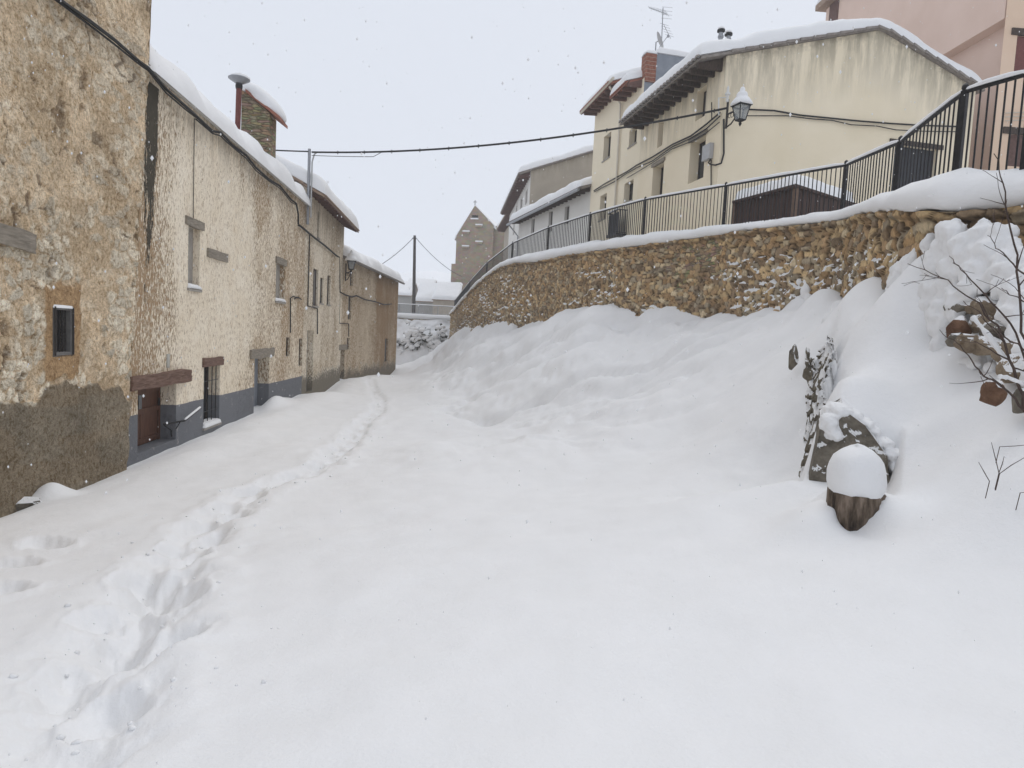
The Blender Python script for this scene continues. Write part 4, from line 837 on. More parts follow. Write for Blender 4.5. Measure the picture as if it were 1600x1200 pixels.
for o in oA[2:]: window(WA, tA, o, 'glass', lintel=(o[0]-.1, o[1]+.1, o[3]-.01, o[3]+.12), lab='tall lower window in a deep reveal')
g = GA.rect(1395, 226, 1462, 306, 232, 306); m = MB(); wbox(m, GA, g[0], g[1], g[2], g[3], -.24, -.18); d = m.build('garage_door', MT['gate_black'], tA)
m = MB(); wbox(m, GA, g[0]-.25, g[1]+.2, g[3], g[3]+.16, -.02, .05); m.build('lintel', MT['old_wood_dark'], d); m = MB(); wbox(m, GA, g[0]+.2, g[0]+.23, g[2]+.8, g[2]+.95, -.18, -.14); m.build('handle', MT['galv'], d)
WB = Wall(CB, CC, IN_R); zB = WB.hit(990, 137)[1]
oB = [WB.rect(983, 204, 995, 228, 196, 224)+(.3,), WB.rect(975, 286, 989, 318, 282, 312)+(.3,)]
HB = house('cream_townhouse', 'narrow cream house with a small iron balcony and a red brick chimney', CB, CC, IN_R, 9, 4.2, zB, zB+1.5, .5, 'cream_front', oB, over=.7, T=.35, tile='tile_red', rafters=.5, raf_mat='rafter_brown', seed=4., side_mat='grey_render', soffit='rafter_brown', raft_h=.2, gover=.02, near=.3)
for o in oB: window(WB, HB[1], o, 'glass', sill=True, lab='window in a deep reveal')
WC = Wall(CC, CD, IN_R); zC = WC.hit(935, 168)[1]
oC = [WC.rect(943, 213, 954, 250, 208, 245)+(.3,), WC.rect(937, 306, 947, 345, 303, 340)+(.3,)]
HC = house('tall_end_house', 'tallest cream front of the upper row, with brown rafters, a gutter and a downpipe', CC, CD, IN_R, 9, 4.4, zC, zC+1.6, .5, 'cream_front', oC, over=.75, T=.4, tile='tile_red', rafters=.5, raf_mat='rafter_brown', seed=6., soffit='rafter_brown', raft_h=.22, tr=(.27, .11))
for o in oC: window(WC, HC[1], o, 'glass', sill=True, lab='window in a deep reveal')
def upper_details():
    # brick chimney and grey parapet over the side of the townhouse
    GB = HB[2]; a = GB.hit(1010, 100, .1); b = GB.hit(1027, 90, .1); m = MB(); wbox(m, GB, a[0], b[0], GB.hit(1020, 118)[1]-.3, GB.hit(1018, 84)[1], -.45, .06); ch = m.build('chimney', MT['brick'], HB[1])
    v, f = snow_strip(GB, a[0]-.03, b[0]+.03, [(.08, GB.hit(1018, 84)[1]), (-.47, GB.hit(1018, 84)[1])], .2, 2, .02, .1, .1); mesh_obj('snow_cover', v, f, MT['snow'], ch, True)
    c = GB.hit(1102, 92, .0); m = MB(); zt = GB.hit(1060, 88)[1]; wbox(m, GB, b[0], c[0], zB-1.5, zt, -.25, .02); pa = m.build('parapet', MT['grey_render'], HB[1])
    v, f = snow_strip(GB, b[0], c[0]+.6, [(.06, zt), (-1.4, zt-.05)], .3, 5, .04); mesh_obj('snow_cover', v, f, MT['snow'], pa, True)
    # gutter, downpipes
    m = MB(); u = WC.hit(972, 300)[0]; m.tube([WC.pt(-.5, zC-.15, .78), WC.pt(WC.L+.1, zC-.2, .78)], .07, 8); m.build('gutter', MT['pipe_cream'], HC[1])
    m = MB(); x = WC.pt(.15, zC-.3, .7); m.tube([x+Vector((0, 0, .15)), x, WC.pt(.15, zC-1.0, .1), WC.pt(.15, zC-4, .08), WC.pt(.15, 5, .08)], .05, 8); m.build('downpipe', MT['pipe_cream'], HC[1])
    # small iron balcony on the townhouse ground floor
    WBq = WC; a = P(965, 330, 31.0); t = HC[1]
    u0 = WB.hit(993, 345)[0]-.0; m = MB(); zb, zt = WB.hit(978, 364)[1], WB.hit(978, 330)[1]; ua, ub = WB.L-1.35, WB.L-.1
    for k in range(9): u = ua+(ub-ua)*k/8; m.tube([WB.pt(u, zb, .5), WB.pt(u, zt, .5)], .014, 5)
    for k in range(4):
        for uu in (ua, ub): m.tube([WB.pt(uu, zb, .5*k/4), WB.pt(uu, zt, .5*k/4)], .014, 5)
    for z in (zb, zt): m.tube([WB.pt(ua, z, 0), WB.pt(ua, z, .5), WB.pt(ub, z, .5), WB.pt(ub, z, 0)], .022, 6)
    wbox(m, WB, ua, ub, zb-.12, zb-.04, 0, .52); wbox(m, WB, ua+.02, ub-.02, zb, zt-.1, .40, .44); m.build('balcony', MT['gate_black'], HB[1])
    v, f = snow_strip(WB, ua, ub, [(.54, zt), (.44, zt)], .07, 5, .01, .1, .05); mesh_obj('balcony_snow', v, f, MT['snow'], HB[1], True)
    # television aerial and dish on the townhouse roof
    q = P(1034, 75, 30); t = thing('tv_aerial', q, 'tall television aerial with many thin elements on the roof behind the brick chimney', 'aerial'); top = P(1036, 12, 30); m = MB(); m.tube([q-Vector((0, 0, .8)), top], .022, 6); m.build('mast', MT['galv'], t)
    m = MB(); a = P(1014, 12, 30); b = P(1042, 22, 29.6); m.tube([a, b], .015, 5)
    for k in range(12): p = a.lerp(b, k/11); l = .12+.02*k; m.tube([p-Vector((l*.5, l, 0)), p+Vector((l*.5, l, l*.2))], .008, 4)
    for k in range(4): p = b+Vector((0, 0, .25-.16*k)); m.tube([p-Vector((.25, .1, 0)), p+Vector((.25, .1, .08))], .008, 4)
    m.build('yagi_array', MT['galv'], t); m = MB(); c = P(1037, 38, 30)
    for k in range(5): p = c+Vector((.02+.07*k, 0, -.12*k)); m.tube([p-Vector((.22, .1, 0)), p+Vector((.22, .1, 0))], .008, 4)
    m.tube([c, c+Vector((.35, 0, -.6))], .012, 4); m.build('small_array', MT['galv'], t)
    q2 = P(1029, 64, 29.7); t = thing('satellite_dish', q2, 'grey satellite dish turned sideways at the foot of the aerial', 'satellite dish'); m = MB(); ax = Vector((.75, -.5, .25)).normalized(); s1 = ax.cross(Vector((0, 0, 1))).normalized(); s2 = ax.cross(s1); b0 = len(m.v)
    for i in range(7):
        r = .36*i/6; 
        for k in range(20): an = 2*math.pi*k/20; m.v.append(tuple(q2+s1*r*math.cos(an)+s2*r*math.sin(an)*1.05+ax*(r*r*.6)))
    for i in range(6):
        for k in range(20): k2 = (k+1) % 20; m.f.append((i*20+k, i*20+k2, (i+1)*20+k2, (i+1)*20+k))
    dd = m.build('reflector', MT['plastic_grey'], t, True); m = MB(); m.tube([q2-s2*0+Vector((0, 0, -.36)), q2+ax*.42, q2+ax*.5], .014, 5); m.box(q2+ax*.45, (.04, .04, .05)); m.tube([q2, q2-ax*.12, q2-ax*.12-Vector((0, 0, .6))], .025, 6); m.build('arm', MT['galv'], t)
    for i, (px, y0, y1, lab) in enumerate(((1125, 45, 66, 'taller of the two dark roof flues on the snowy ridge, left one'), (1137, 52, 66, 'shorter of the two dark roof flues on the snowy ridge, right one'))):
        a = P(px, y1+6, 25.5); b = P(px, y0+1, 25.5); t = thing('roof_flue', a, lab, 'flue', 'flues on the gabled roof'); h = b.z-a.z; m = MB(); m.lathe(a-Vector((0, 0, .5)), [(.08, 0), (.08, .5+h*.5), (.11, .5+h*.52), (.11, .5+h*.62), (.085, .5+h*.64), (.085, .5+h*.8)], 14); m.build('pipe', MT['galv'], t)
        m = MB(); m.lathe(a+Vector((0, 0, h*.82)), [(.09, 0), (.15, .03), (.15, .09), (.05, .11)], 14); m.build('cowl', MT['iron'], t); m = MB(); m.blob(a+Vector((0, 0, h*.82+.13)), (.13, .13, .09), .04, 2, 8, flat=-.02); m.build('snow_cap', MT['snow'], t, True)
upper_details()
# low annex and the farther houses
_p, _q = P(925, 292, 35.1), P(811, 345, 46.6); DA, DB = (_p.x, 35.1), (_q.x, 46.6); WD = Wall(DA, DB, (1, .34)); zD = WD.hit(915, 296)[1]
oD = [WD.rect(882, 322, 889, 350)+(.2,), WD.rect(857, 330, 863, 362)+(.2,), WD.rect(830, 341, 835, 366)+(.2,)]
HD = house('low_white_house', 'low white house with a snow covered tile roof, left of the tall cream front', DA, DB, (1, .34), 4, 4.5, zD, zD+1.2, .9, 'white_render', oD, over=.7, T=.5, tile='tile_grey', rafters=.6, raf_mat='old_wood_dark', seed=9., raft_h=.14, soffit='old_wood_dark')
for o in oD: window(WD, HD[1], o, 'blind')
m = MB(); m.tube([WD.pt(0, zD-.25, .78), WD.pt(WD.L+.3, zD-.3, .78)], .08, 8); m.tube([WD.pt(WD.L, zD-.3, .78), WD.pt(WD.L-.2, zD-1.1, .1), WD.pt(WD.L-.2, 5, .08)], .05, 6); m.build('gutter', MT['galv'], HD[1])
EA = P(828, 300, 49); EA = (EA.x, 49.); EB = (EA[0]-1.7, 65.); WE = Wall(EA, EB, (1, .1)); zE = WE.hit(826, 274)[1]
oE = [WE.rect(821, 298, 824, 318)+(.2,), WE.rect(813, 310, 816, 331)+(.2,), WE.rect(806, 322, 808, 340)+(.2,), WE.rect(802, 345, 804, 366)+(.2,)]
HE = house('white_fronted_house', 'white fronted house with a stained bare concrete gable, beyond the low white house', EA, EB, (1, .1), 14, 4.5, zE, zE+2.6, .5, 'white_render', oE, over=.9, T=.5, tile='tile_grey', rafters=.8, raf_mat='rafter_brown', seed=10., side_mat='dirty_concrete', soffit='rafter_brown', raft_h=.25)
for o in oE: window(WE, HE[1], o, 'blind')
FA = P(799, 345, 68); FA = (FA.x+.3, 68.); FB = (FA[0]-1.2, 78.); zF = Wall(FA, FB, (1, .1)).hit(797, 342)[1]
HF = house('brown_eaved_house', 'farthest house of the upper row, its brown eave showing before the church', FA, FB, (1, .1), 8, 5, zF, zF+1.6, .5, 'far_wall_tan', (), over=.9, T=.4, tile='tile', rafters=.7, raf_mat='rafter_brown', seed=12., raft_h=.4, soffit='rafter_brown')
def church():
    Y = 92.; t = thing('church', P(745, 440, Y), 'tall plain stone church gable with a steep pointed top, half faded by the snowfall', 'church')
    b0, b1 = P(712, 400, Y), P(769, 400, Y-1.); W = Wall((b0.x, b0.y), (b1.x, b1.y), (0, 1)); L = W.L; ua = W.hit(742, 322)[0]; zs = W.hit(713, 368)[1]; za = W.hit(742, 321)[1]; zs2 = W.hit(768, 352)[1]
    m = MB(); m.td = []; o = [W.rect(736, 376-36, 746, 347)[0:0] or W.rect(735, 338, 748, 346)+(.5,)]
    wall_part(m, W, 3, lambda u: zs+(za-zs)*u/ua if u < ua else za+(zs2-za)*(u-ua)/(L-ua), [W.rect(737, 336, 747, 343)+(.6,)], step=1.5, tops=[ua])
    D = 26
    m.quad(W.pt(0, 3, 0), W.pt(0, 3, -D), W.pt(0, zs, -D), W.pt(0, zs, 0)); m.quad(W.pt(L, 3, 0), W.pt(L, zs2, 0), W.pt(L, zs2, -D), W.pt(L, 3, -D))
    m.add([W.pt(0, 3, -D), W.pt(L, 3, -D), W.pt(L, zs2, -D), W.pt(ua, za, -D), W.pt(0, zs, -D)], [(0, 1, 2, 3, 4)])
    m.build('wall', MT['church'], t)
    m = MB(); e = -.12; za -= .28; zs -= .25; zs2 -= .25; m.hexa([W.pt(-.3, zs-.35, e), W.pt(ua, za-.02, e), W.pt(ua, za-.02, -D), W.pt(-.3, zs-.35, -D), W.pt(-.3, zs+.05, e), W.pt(ua, za+.38, e), W.pt(ua, za+.38, -D), W.pt(-.3, zs+.05, -D)])
    m.hexa([W.pt(ua, za-.02, e), W.pt(L+.3, zs2-.3, e), W.pt(L+.3, zs2-.3, -D), W.pt(ua, za-.02, -D), W.pt(ua, za+.38, e), W.pt(L+.3, zs2+.1, e), W.pt(L+.3, zs2+.1, -D), W.pt(ua, za+.38, -D)]); m.build('roof', MT['snow'], t)
    m = MB(); wbox(m, W, W.hit(736, 340)[0], W.hit(748, 340)[0], W.hit(742, 343)[1], W.hit(742, 341)[1], -.5, .3); m.build('opening_snow', MT['snow'], t)
    for px, py in ((729, 362), (749, 352), (728, 385), (749, 378)): u, z = W.hit(px, py); m = MB(); wbox(m, W, u-.5, u+.5, z-.3, z-.05, 0, .35); c = m.build('corbel', MT['church'], t); m = MB(); wbox(m, W, u-.5, u+.5, z-.048, z+.14, 0, .36); m.build('corbel_snow', MT['snow'], c)
    m = MB(); a = W.hit(705, 415); wbox(m, W, a[0], -.002, 3, W.hit(710, 412)[1], -4, -.1); m.build('buttress', MT['church'], t)
    m = MB(); c = W.hit(800, 380)[0]; zz = W.hit(780, 352)[1]; wbox(m, W, L+.002, c, 3, zz, -14, -.6); n_ = m.build('nave', MT['church'], t); v, f = snow_strip(W, L+.3, c, [(-.5, zz+.01), (-14, zz+.2)], .5, 3); mesh_obj('snow_cover', v, f, MT['snow'], n_, True)
    m = MB(); m.tube([W.pt(ua, za+.3, 0), W.pt(ua, za+1.0, 0)], .05, 5); m.tube([W.pt(ua-.25, za+.75, 0), W.pt(ua+.25, za+.75, 0)], .04, 5); m.build('finial', MT['iron_rough'], t)
church()
# the pink building behind, with its jettied upper storeys
def pink():
    t = thing('pink_building', (18, 24, 4), 'big pink rendered building rising behind the gabled house, upper storeys jutting out', 'building')
    C1 = P(1566, 60, 24.6); C0 = P(1291, 20, 37.5); W = Wall((C0.x, C0.y), (C1.x, C1.y), (1, .2)); ztop = 22
    W2_ = W; zo = W.hit(1562, 39)[1]; zo = (zo+W.hit(1470, 82)[1])/2
    m = MB(); D = 9; wbox(m, W, 0, W.L, zo, ztop, -D, 0); m.build('upper_wall', MT['pink_render'], t)
    m = MB(); wbox(m, W, .2, W.L-.002, 3.5, zo-.002, -D+.01, -.5); m.build('wall', MT['pink_render'], t)
    # near face, warmer paint
    Wf = Wall((C1.x, C1.y-.02), (C1.x+9*(-W.n).x, C1.y+9*(-W.n).y-.02), (-W.t.x, -W.t.y)); 
    op = [(*Wf.rect(1585, 58, 1640, 118), .2), (*Wf.rect(1572, 212, 1640, 262), .2)]
    m = MB(); m.td = []; wall_part(m, Wf, 3.5, lambda u: ztop, op, d0=.04); m.build('front_wall', MT['peach_render'], t)
    for i, o in enumerate(op):
        m = MB(); wbox(m, Wf, o[0], o[1], o[2], o[3], -.14, -.02); f = m.build('shutter', MT['pipe_red' if i == 0 else 'rafter_brown'], t, label='brown wooden shutter'); m = MB(); wbox(m, Wf, o[0]-.25, o[1]+.25, o[3], o[3]+.24, .0, .09); m.build('lintel', MT['old_wood_dark'], f)
    # corner: narrow brown window strip at the far edge
    m = MB(); a = W.hit(1297, 20); b = W.hit(1310, 20); wbox(m, W, a[0], b[0], 12.5, ztop, .0, .05); m.build('brown_shutter', MT['rafter_brown'], t)
    m = MB(); wbox(m, W, -.3, W.L+.5, ztop, ztop+.3, -D-.4, .5); r = m.build('roof', MT['tile'], t); v, f = snow_strip(W, -.3, W.L+.5, [(.5, ztop+.31), (-D-.4, ztop+.33)], .5, 3); mesh_obj('snow_cover', v, f, MT['snow'], r, True)
    # service pipes along the front
    m = MB()
    for k, py in enumerate((178, 184, 190)):
        a = Wf.hit(1568, py); b = Wf.hit(1630, py-3); m.tube([Wf.pt(a[0]-.0, a[1], .09), Wf.pt(b[0], b[1], .09)], .018, 6)
    m.build('wall_cables', MT['pipe_cream'], t)
pink()
def shed():
    a, b, c = P(1150, 300, 19.2), P(1243, 290, 17.0), P(1338, 288, 18.6); zt = P(1243, 288, 17).z; z0 = 3.6; t = thing('brown_shed', (b.x, b.y, z0), 'low dark brown timber shed with a flat snow covered roof behind the railing', 'shed')
    Wl = Wall((b.x, b.y), (a.x, a.y), (.5, 1)); Wr = Wall((b.x, b.y), (c.x, c.y), (-.3, 1)); m = MB()
    for W in (Wl, Wr):
        n = int(W.L/.16)
        for k in range(n): wbox(m, W, W.L*k/n+.006, W.L*(k+1)/n-.006, z0, zt-.1, -.05, -.01*(k % 2))
    d = a+c-b; m.add([(a.x, a.y, z0), (d.x, d.y, z0), (c.x, c.y, z0), (c.x, c.y, zt-.1), (d.x, d.y, zt-.1), (a.x, a.y, zt-.1)], [(0, 1, 4, 5), (1, 2, 3, 4)]); m.build('plank_wall', MT['shed_brown'], t)
    m = MB(); 
    for pp in (b, a, c): m = MB(); m.box((pp.x, pp.y-.02, (z0+zt)/2-.05), (.055, .055, (zt-z0)/2), .4); m.build('corner_post', MT['shed_post'], t)
    m = MB(); q = [a+(a-d)*.05, b+(b-d)*.05, c+(c-b)*.03, d]; m.hexa([(p.x, p.y, zt-.1) for p in q]+[(p.x, p.y, zt-.03) for p in q]); r = m.build('roof', MT['shed_brown'], t)
    n = 26; U, V = np.meshgrid(np.linspace(0, 1, n), np.linspace(0, 1, n), indexing='ij'); pa, pb, pc, pd = [np.array((p.x, p.y)) for p in q]
    xy = pb*((1-U)*(1-V))[..., None]+pa*(U*(1-V))[..., None]+pc*((1-U)*V)[..., None]+pd*(U*V)[..., None]; e = np.minimum(np.minimum(U, 1-U), np.minimum(V, 1-V)); e = np.sqrt(np.clip(1-(1-np.clip(e/.10, 0, 1))**2, 0, 1)); z = zt-.03+e*(.27+.16*fbm(xy[..., 0]*1.2, xy[..., 1]*1.2))
    mesh_obj('snow_cover', np.concatenate([xy, z[..., None]], -1).reshape(-1, 3), grid_faces(n, n), MT['snow'], r, True)
shed()

# ------------------------------------------------------------------ street lanterns
def lantern(name, q, sc, wall_pt, label, snow=True, fin=1.):
    t = thing(name, wall_pt, label, 'street lamp', 'wall lanterns'); d = (q-wall_pt); d.z = 0; L = d.length; d.normalize(); s = sc
    m = MB(); w0 = wall_pt; m.box(w0, (.03, .03, .45*s)); arm = w0+Vector((0, 0, -.02)); m.tube([arm, arm+d*(L*.55)+Vector((0, 0, -.02)), q+Vector((0, 0, -.36*s))], .022*s+.008, 6)
    lo = w0-Vector((0, 0, .42*s)); m.tube([lo, lo+d*(L*.35)+Vector((0, 0, .04*s)), lo+d*(L*.7)+Vector((0, 0, .2*s)), q-Vector((0, 0, .38*s))], .018*s+.006, 6)
    for k in range(3): c = w0+d*(L*(.2+.18*k))+Vector((0, 0, -.10*s-.02*k)); r = .07*s; m.tube([c+(d*math.cos(a)+Vector((0, 0, math.sin(a))))*r for a in np.linspace(0, 5.2, 9)], .010, 5)
    m.build('bracket', MT['iron_rough'], t)
    # glazed body: four tapering sides
    m = MB(); rot = math.pi/4+.35; rb, rt = .15*s, .26*s; h = .42*s; zb = q.z-.30*s
    def ring(r, z): return [Vector((q.x+r*math.cos(rot+k*math.pi/2), q.y+r*math.sin(rot+k*math.pi/2), z)) for k in range(4)]
    b_, t_ = ring(rb, zb), ring(rt, zb+h)
    for k in range(4): m.tube([b_[k], t_[k]], .013*s+.004, 5); m.tube([b_[k], b_[(k+1) % 4]], .013*s+.004, 5); m.tube([t_[k], t_[(k+1) % 4]], .017*s+.004, 5)
    m.lathe((q.x, q.y, zb-.12*s), [(.012*s, -.06*s), (.03*s, -.02*s), (.05*s, .02*s), (.03*s, .05*s), (.15*s*.9, .118*s)], 4, rot); m.build('frame', MT['iron'], t)
    m = MB(); m.lathe((q.x, q.y, zb), [(rb*.97, .004), (rt*.97, h-.004)], 4, rot); m.build('glass', MT['glass'], t)
    m = MB(); m.lathe((q.x, q.y, zb+h), [(rt*1.22, 0), (rt*1.24, .025*s), (rt*.62, .20*s), (rt*.5, .21*s), (rt*.48, .27*s), (rt*.6, .29*s), (rt*.15, .36*s), (.03*s, .37*s), (.045*s, .41*s), (.01*s, .46*s)], 4, rot); m.build('cap', MT['iron'], t)
    m = MB(); m.lathe((q.x, q.y, zb+h+.02*s), [(rt*1.2, 0), (rt*1.28, .04*s), (rt*1.12, .11*s), (rt*.78, .22*s), (rt*.62, .25*s), (rt*.66, .31*s), (rt*.55, .37*s), (.3*rt, .42*s), (.30*rt, .48*s), (.2*rt, .53*s), (.02*rt, .56*s)], 14, rot); m.build('snow_hat', MT['snow'], t, True)
qa = GA.pt(0, 0, 0); lw = P(1136, 178, 21.85); lq = P(1158, 172, 21.1)
lantern('street_lantern', lq, 1.05, lw, 'large black iron lantern heaped with snow on the corner of the gabled cream house')
w4 = W4.pt(W4.hit(524, 424)[0]+.35, W4.hit(524, 424)[1], .02); w4 = Vector((lp(35)[0]+.1, 35.2, P(524, 424, 35).z)); lantern('street_lantern', P(549, 412, 34.6), 1.05, w4, 'black iron lantern on a bracket under the low ochre house\'s eave, at the left row')

# ------------------------------------------------------------------ cables
def sag(a, b, n=16, s=.3): return [a.lerp(b, k/n)-Vector((0, 0, s*4*(k/n)*(1-k/n))) for k in range(n+1)]
def cables():
    mast = P(468, 236, 26.2); c = MB(); mp = Vector((W2.pt(W2.L-.12, 0, .1).x, W2.pt(W2.L-.12, 0, .1).y, 0)); b = P(466, 350, 26.2)
    mast = Vector((mp.x, mp.y, mast.z)); t = thing('cable_mast', (mp.x, mp.y, b.z), 'slim galvanised cable mast fixed to the wall beside the eaved house', 'mast')
    c = MB(); c.tube([(mp.x, mp.y, b.z), (mp.x, mp.y, mast.z+.1)], .06, 8); c.build('tube', MT['galv'], t); c = MB(); c.tube([mast+Vector((.12, 0, -2.6)), mast+Vector((.12, 0, -.4)), mast+Vector((.2, 0, -.1)), mast+Vector((.3, 0, -.02))], .03, 7); c.build('conduit', MT['plastic_grey'], t)
    e = lw+Vector((-.05, -.1, .15)); pts = sag(mast+Vector((.1, 0, -.02)), e, 40, .42); c = MB(); c.tube(pts, .035, 6)
    for k in range(3, 40, 3): c.tube([pts[k]+Vector((0, 0, -.07)), pts[k]+Vector((0, 0, .06))], .018, 4)
    p2 = sag(mast+Vector((.1, 0, -.15)), e-Vector((0, 0, .15)), 40, .50); c.tube(p2[:8]+pts[8:9], .012, 4)
    tag(c.build('overhead_cable', MT['cable'], None), 'thick dark bundled cable strung across the street to the lantern corner', 'cable')
    a = P(424, 243, 24.5); c = MB(); c.tube(sag(Vector((mast.x, mast.y, mast.z)), a+Vector((-2.5, -1.5, -.1)), 8, .05), .028, 5); tag(c.build('overhead_cable', MT['cable'], None), 'short dark cable from the mast towards the stone chimney', 'cable')
    # bundle along the left facades, at the height of the cream house's eave
    def onwall(W, pts, d=.09): return [W.pt(*W.hit(x, y, d), d) for x, y in pts]
    m = MB(); q = onwall(W1, [(30, -48), (75, -14), (100, 3), (140, 33), (180, 64), (218, 95)], .17)+onwall(W2, [(232, 107), (260, 140), (290, 165), (306, 181)], .20)
    q = [p+Vector((0, 0, .015*math.sin(i*2.2))) for i, p in enumerate(q)]; m.tube(q, .03, 6); m.tube([p+Vector((.0, 0, -.06-.015*math.cos(i*1.7))) for i, p in enumerate(q)], .018, 5); m.tube([p+Vector((.03, 0, -.03+.02*math.cos(i*2.7))) for i, p in enumerate(q)], .014, 5)
    q = onwall(W2, [(306, 181), (332, 205), (345, 207), (352, 215), (365, 228), (385, 243), (400, 262), (420, 280), (438, 291), (455, 312), (463, 318), (466, 335), (466, 350)], .16); m.tube(q, .032, 6); m.tube([p+Vector((0, 0, -.07+.02*math.sin(i*2.))) for i, p in enumerate(q)], .018, 5)
    q = onwall(W3, [(468, 352), (480, 362), (492, 372), (508, 384), (524, 398)], .09)+onwall(W4, [(530, 402), (531, 456), (540, 461), (550, 464), (557, 462), (570, 468), (585, 471), (600, 476), (612, 475)], .09); m.tube(q, .04, 6)
    tag(m.build('facade_cable', MT['cable'], None, True), 'dark cable bundle clipped along the tops of the left row of facades', 'cable')
    m = MB(); m.tube(onwall(W2, [(304, 185), (303, 250), (302, 341)], .02), .009, 4); tag(m.build('thin_wire', MT['cable'], None), 'thin wire hanging from the eave to the walled up window of the cream house', 'cable')
    m = MB(); m.tube(onwall(W3, [(484, 364), (483, 400), (482, 440), (481, 478), (496, 482), (496, 522)], .05), .026, 5); m.tube(onwall(W2, [(468, 466), (458, 463), (454, 466), (454, 520)], .04), .022, 5); m.tube(onwall(W2, [(471, 468), (466, 464), (460, 467)], .04), .02, 5)
    tag(m.build('drop_cable', MT['cable'], None), 'dark cable dropping down the front of the eaved house in steps', 'cable')
    m = MB(); m.tube(onwall(W4, [(531, 456), (530, 505), (545, 506), (545, 526)], .05), .026, 5); tag(m.build('drop_cable', MT['cable'], None), 'dark cable dropping to the small window of the ochre house', 'cable')
    # gable wall and facade cables of the upper houses
    m = MB(); m.tube(onwall(GA, [(1168, 171), (1210, 173), (1250, 180), (1290, 184), (1340, 189), (1390, 193), (1440, 196), (1500, 198)], .07), .03, 5); m.tube(onwall(GA, [(1168, 181), (1230, 181), (1270, 186), (1300, 188), (1330, 195), (1370, 197), (1400, 203), (1440, 205), (1500, 206)], .07), .018, 5)
    tag(m.build('gable_cable', MT['cable'], None), 'pair of dark cables running across the cream gable wall', 'cable')
    m = MB(); pa = onwall(WA, [(1125, 176), (1105, 193), (1080, 212), (1050, 226), (1020, 245)], .08)+onwall(WB, [(995, 258), (980, 268)], .08)+onwall(WC, [(960, 279), (945, 287), (928, 298)], .08); m.tube(pa, .03, 5); m.tube([p+Vector((0, -.02, -.12-.05*math.sin(i*1.9))) for i, p in enumerate(pa)], .022, 5); m.tube([p+Vector((0, -.02, -.25-.08*math.sin(i*1.3+1))) for i, p in enumerate(pa[:7])], .018, 5)
    tag(m.build('front_cable', MT['cable'], None), 'dark cables sloping down across the cream fronts of the upper houses', 'cable')
    m = MB(); m.tube(onwall(WA, [(1112, 160), (1112, 186)], .1), .02, 5); q = onwall(GA, [(1131, 186), (1131, 240), (1127, 255), (1118, 258)], .06); m.tube(q, .03, 6); q = onwall(WA, [(1118, 258), (1110, 257), (1107, 254), (1110, 249)], .06); m.tube(q, .025, 5); m.tube(onwall(WA, [(1111, 250), (1111, 290)], .05), .022, 5)
    tag(m.build('conduit', MT['cable'], None), 'dark conduit looping down the house corner below the lantern', 'conduit')
    a = WA.rect(1107, 226, 1115, 249); m = MB(); wbox(m, WA, a[0], a[1]+.15, a[2], a[3], .01, .16); tag(m.build('junction_box', MT['plastic_grey'], None), 'pale grey junction box on the house corner below the lantern', 'junction box')
    m = MB(); p = P(1137, 147, 21.8); m.lathe(p-Vector((0, 0, .25)), [(.05, 0), (.05, .2), (.09, .22), (.09, .28), (.05, .3), (.04, .45), (.01, .52)], 10); m.tube([p-Vector((0, 0, .1)), P(1123, 153, 21.9), P(1123, 180, 21.9)], .025, 5); tag(m.build('insulator', MT['white_trim'], None), 'pale insulator with a snow cap behind the snow heaped lantern', 'insulator')
    # far pole with its wires
    a = P(647, 492, 66); b = P(648, 368, 66); t = thing('utility_pole', a, 'tall dark timber pole standing beyond the end of the street', 'pole'); m = MB(); m.tube([a-Vector((0, 0, 1.5)), b], [.2, .13], 10); m.build('shaft', MT['pole_wood'], t)
    m = MB(); m.tube([b-Vector((.25, 0, .3)), b+Vector((.25, 0, -.3))], .05, 5); m.build('cross_bar', MT['galv'], t)
    m = MB(); m.tube(sag(b-Vector((.1, 0, .2)), P(560, 430, 60), 12, .5), .03, 4, False); tag(m.build('pole_wire', MT['cable'], None), 'thin wire from the far pole down to the left behind the ochre house', 'cable')
    m = MB(); m.tube(sag(b-Vector((-.1, 0, .2)), P(722, 432, 88), 12, .5), .035, 4, False); tag(m.build('pole_wire', MT['cable'], None), 'thin wire from the far pole to the church', 'cable')
cables()
# ------------------------------------------------------------------ far village
def far_house(name, label, x0, x1, ye, yr, yb, Y, mat, D=7, dh=None, seed=0):
    a = P(x0, yb, Y); b = P(x1, yb, Y); ze = P((x0+x1)/2, ye, Y).z; zr_ = P((x0+x1)/2, yr, Y).z+.8
    return house(name, label, (a.x, a.y), (b.x, b.y), (0, 1), D, a.z-2.5, ze, zr_, .5, mat, over=.3, T=.5, tile=None, seed=seed, group=None) if False else house(name, label, (a.x, a.y), (b.x, b.y), (0, 1), D, a.z-2.5, ze, zr_, .5, mat, over=.3, T=.4, tile=None, seed=seed)
far_house('village_house', 'grey walled far house with a white roof, left of the timber pole', 612, 642, 461, 449, 480, 92, 'far_wall_grey', seed=1)
far_house('village_house', 'far low roof thick with snow directly right of the timber pole', 650, 678, 470, 452, 482, 84, 'far_wall_grey', seed=2)
far_house('village_house', 'far house with a tile edged snowy roof below the church buttress', 676, 716, 468, 452, 484, 80, 'far_wall_tan', seed=3)
far_house('village_house', 'small grey gabled far house highest up behind the timber pole', 634, 676, 452, 443, 470, 110, 'far_wall_grey', seed=4)
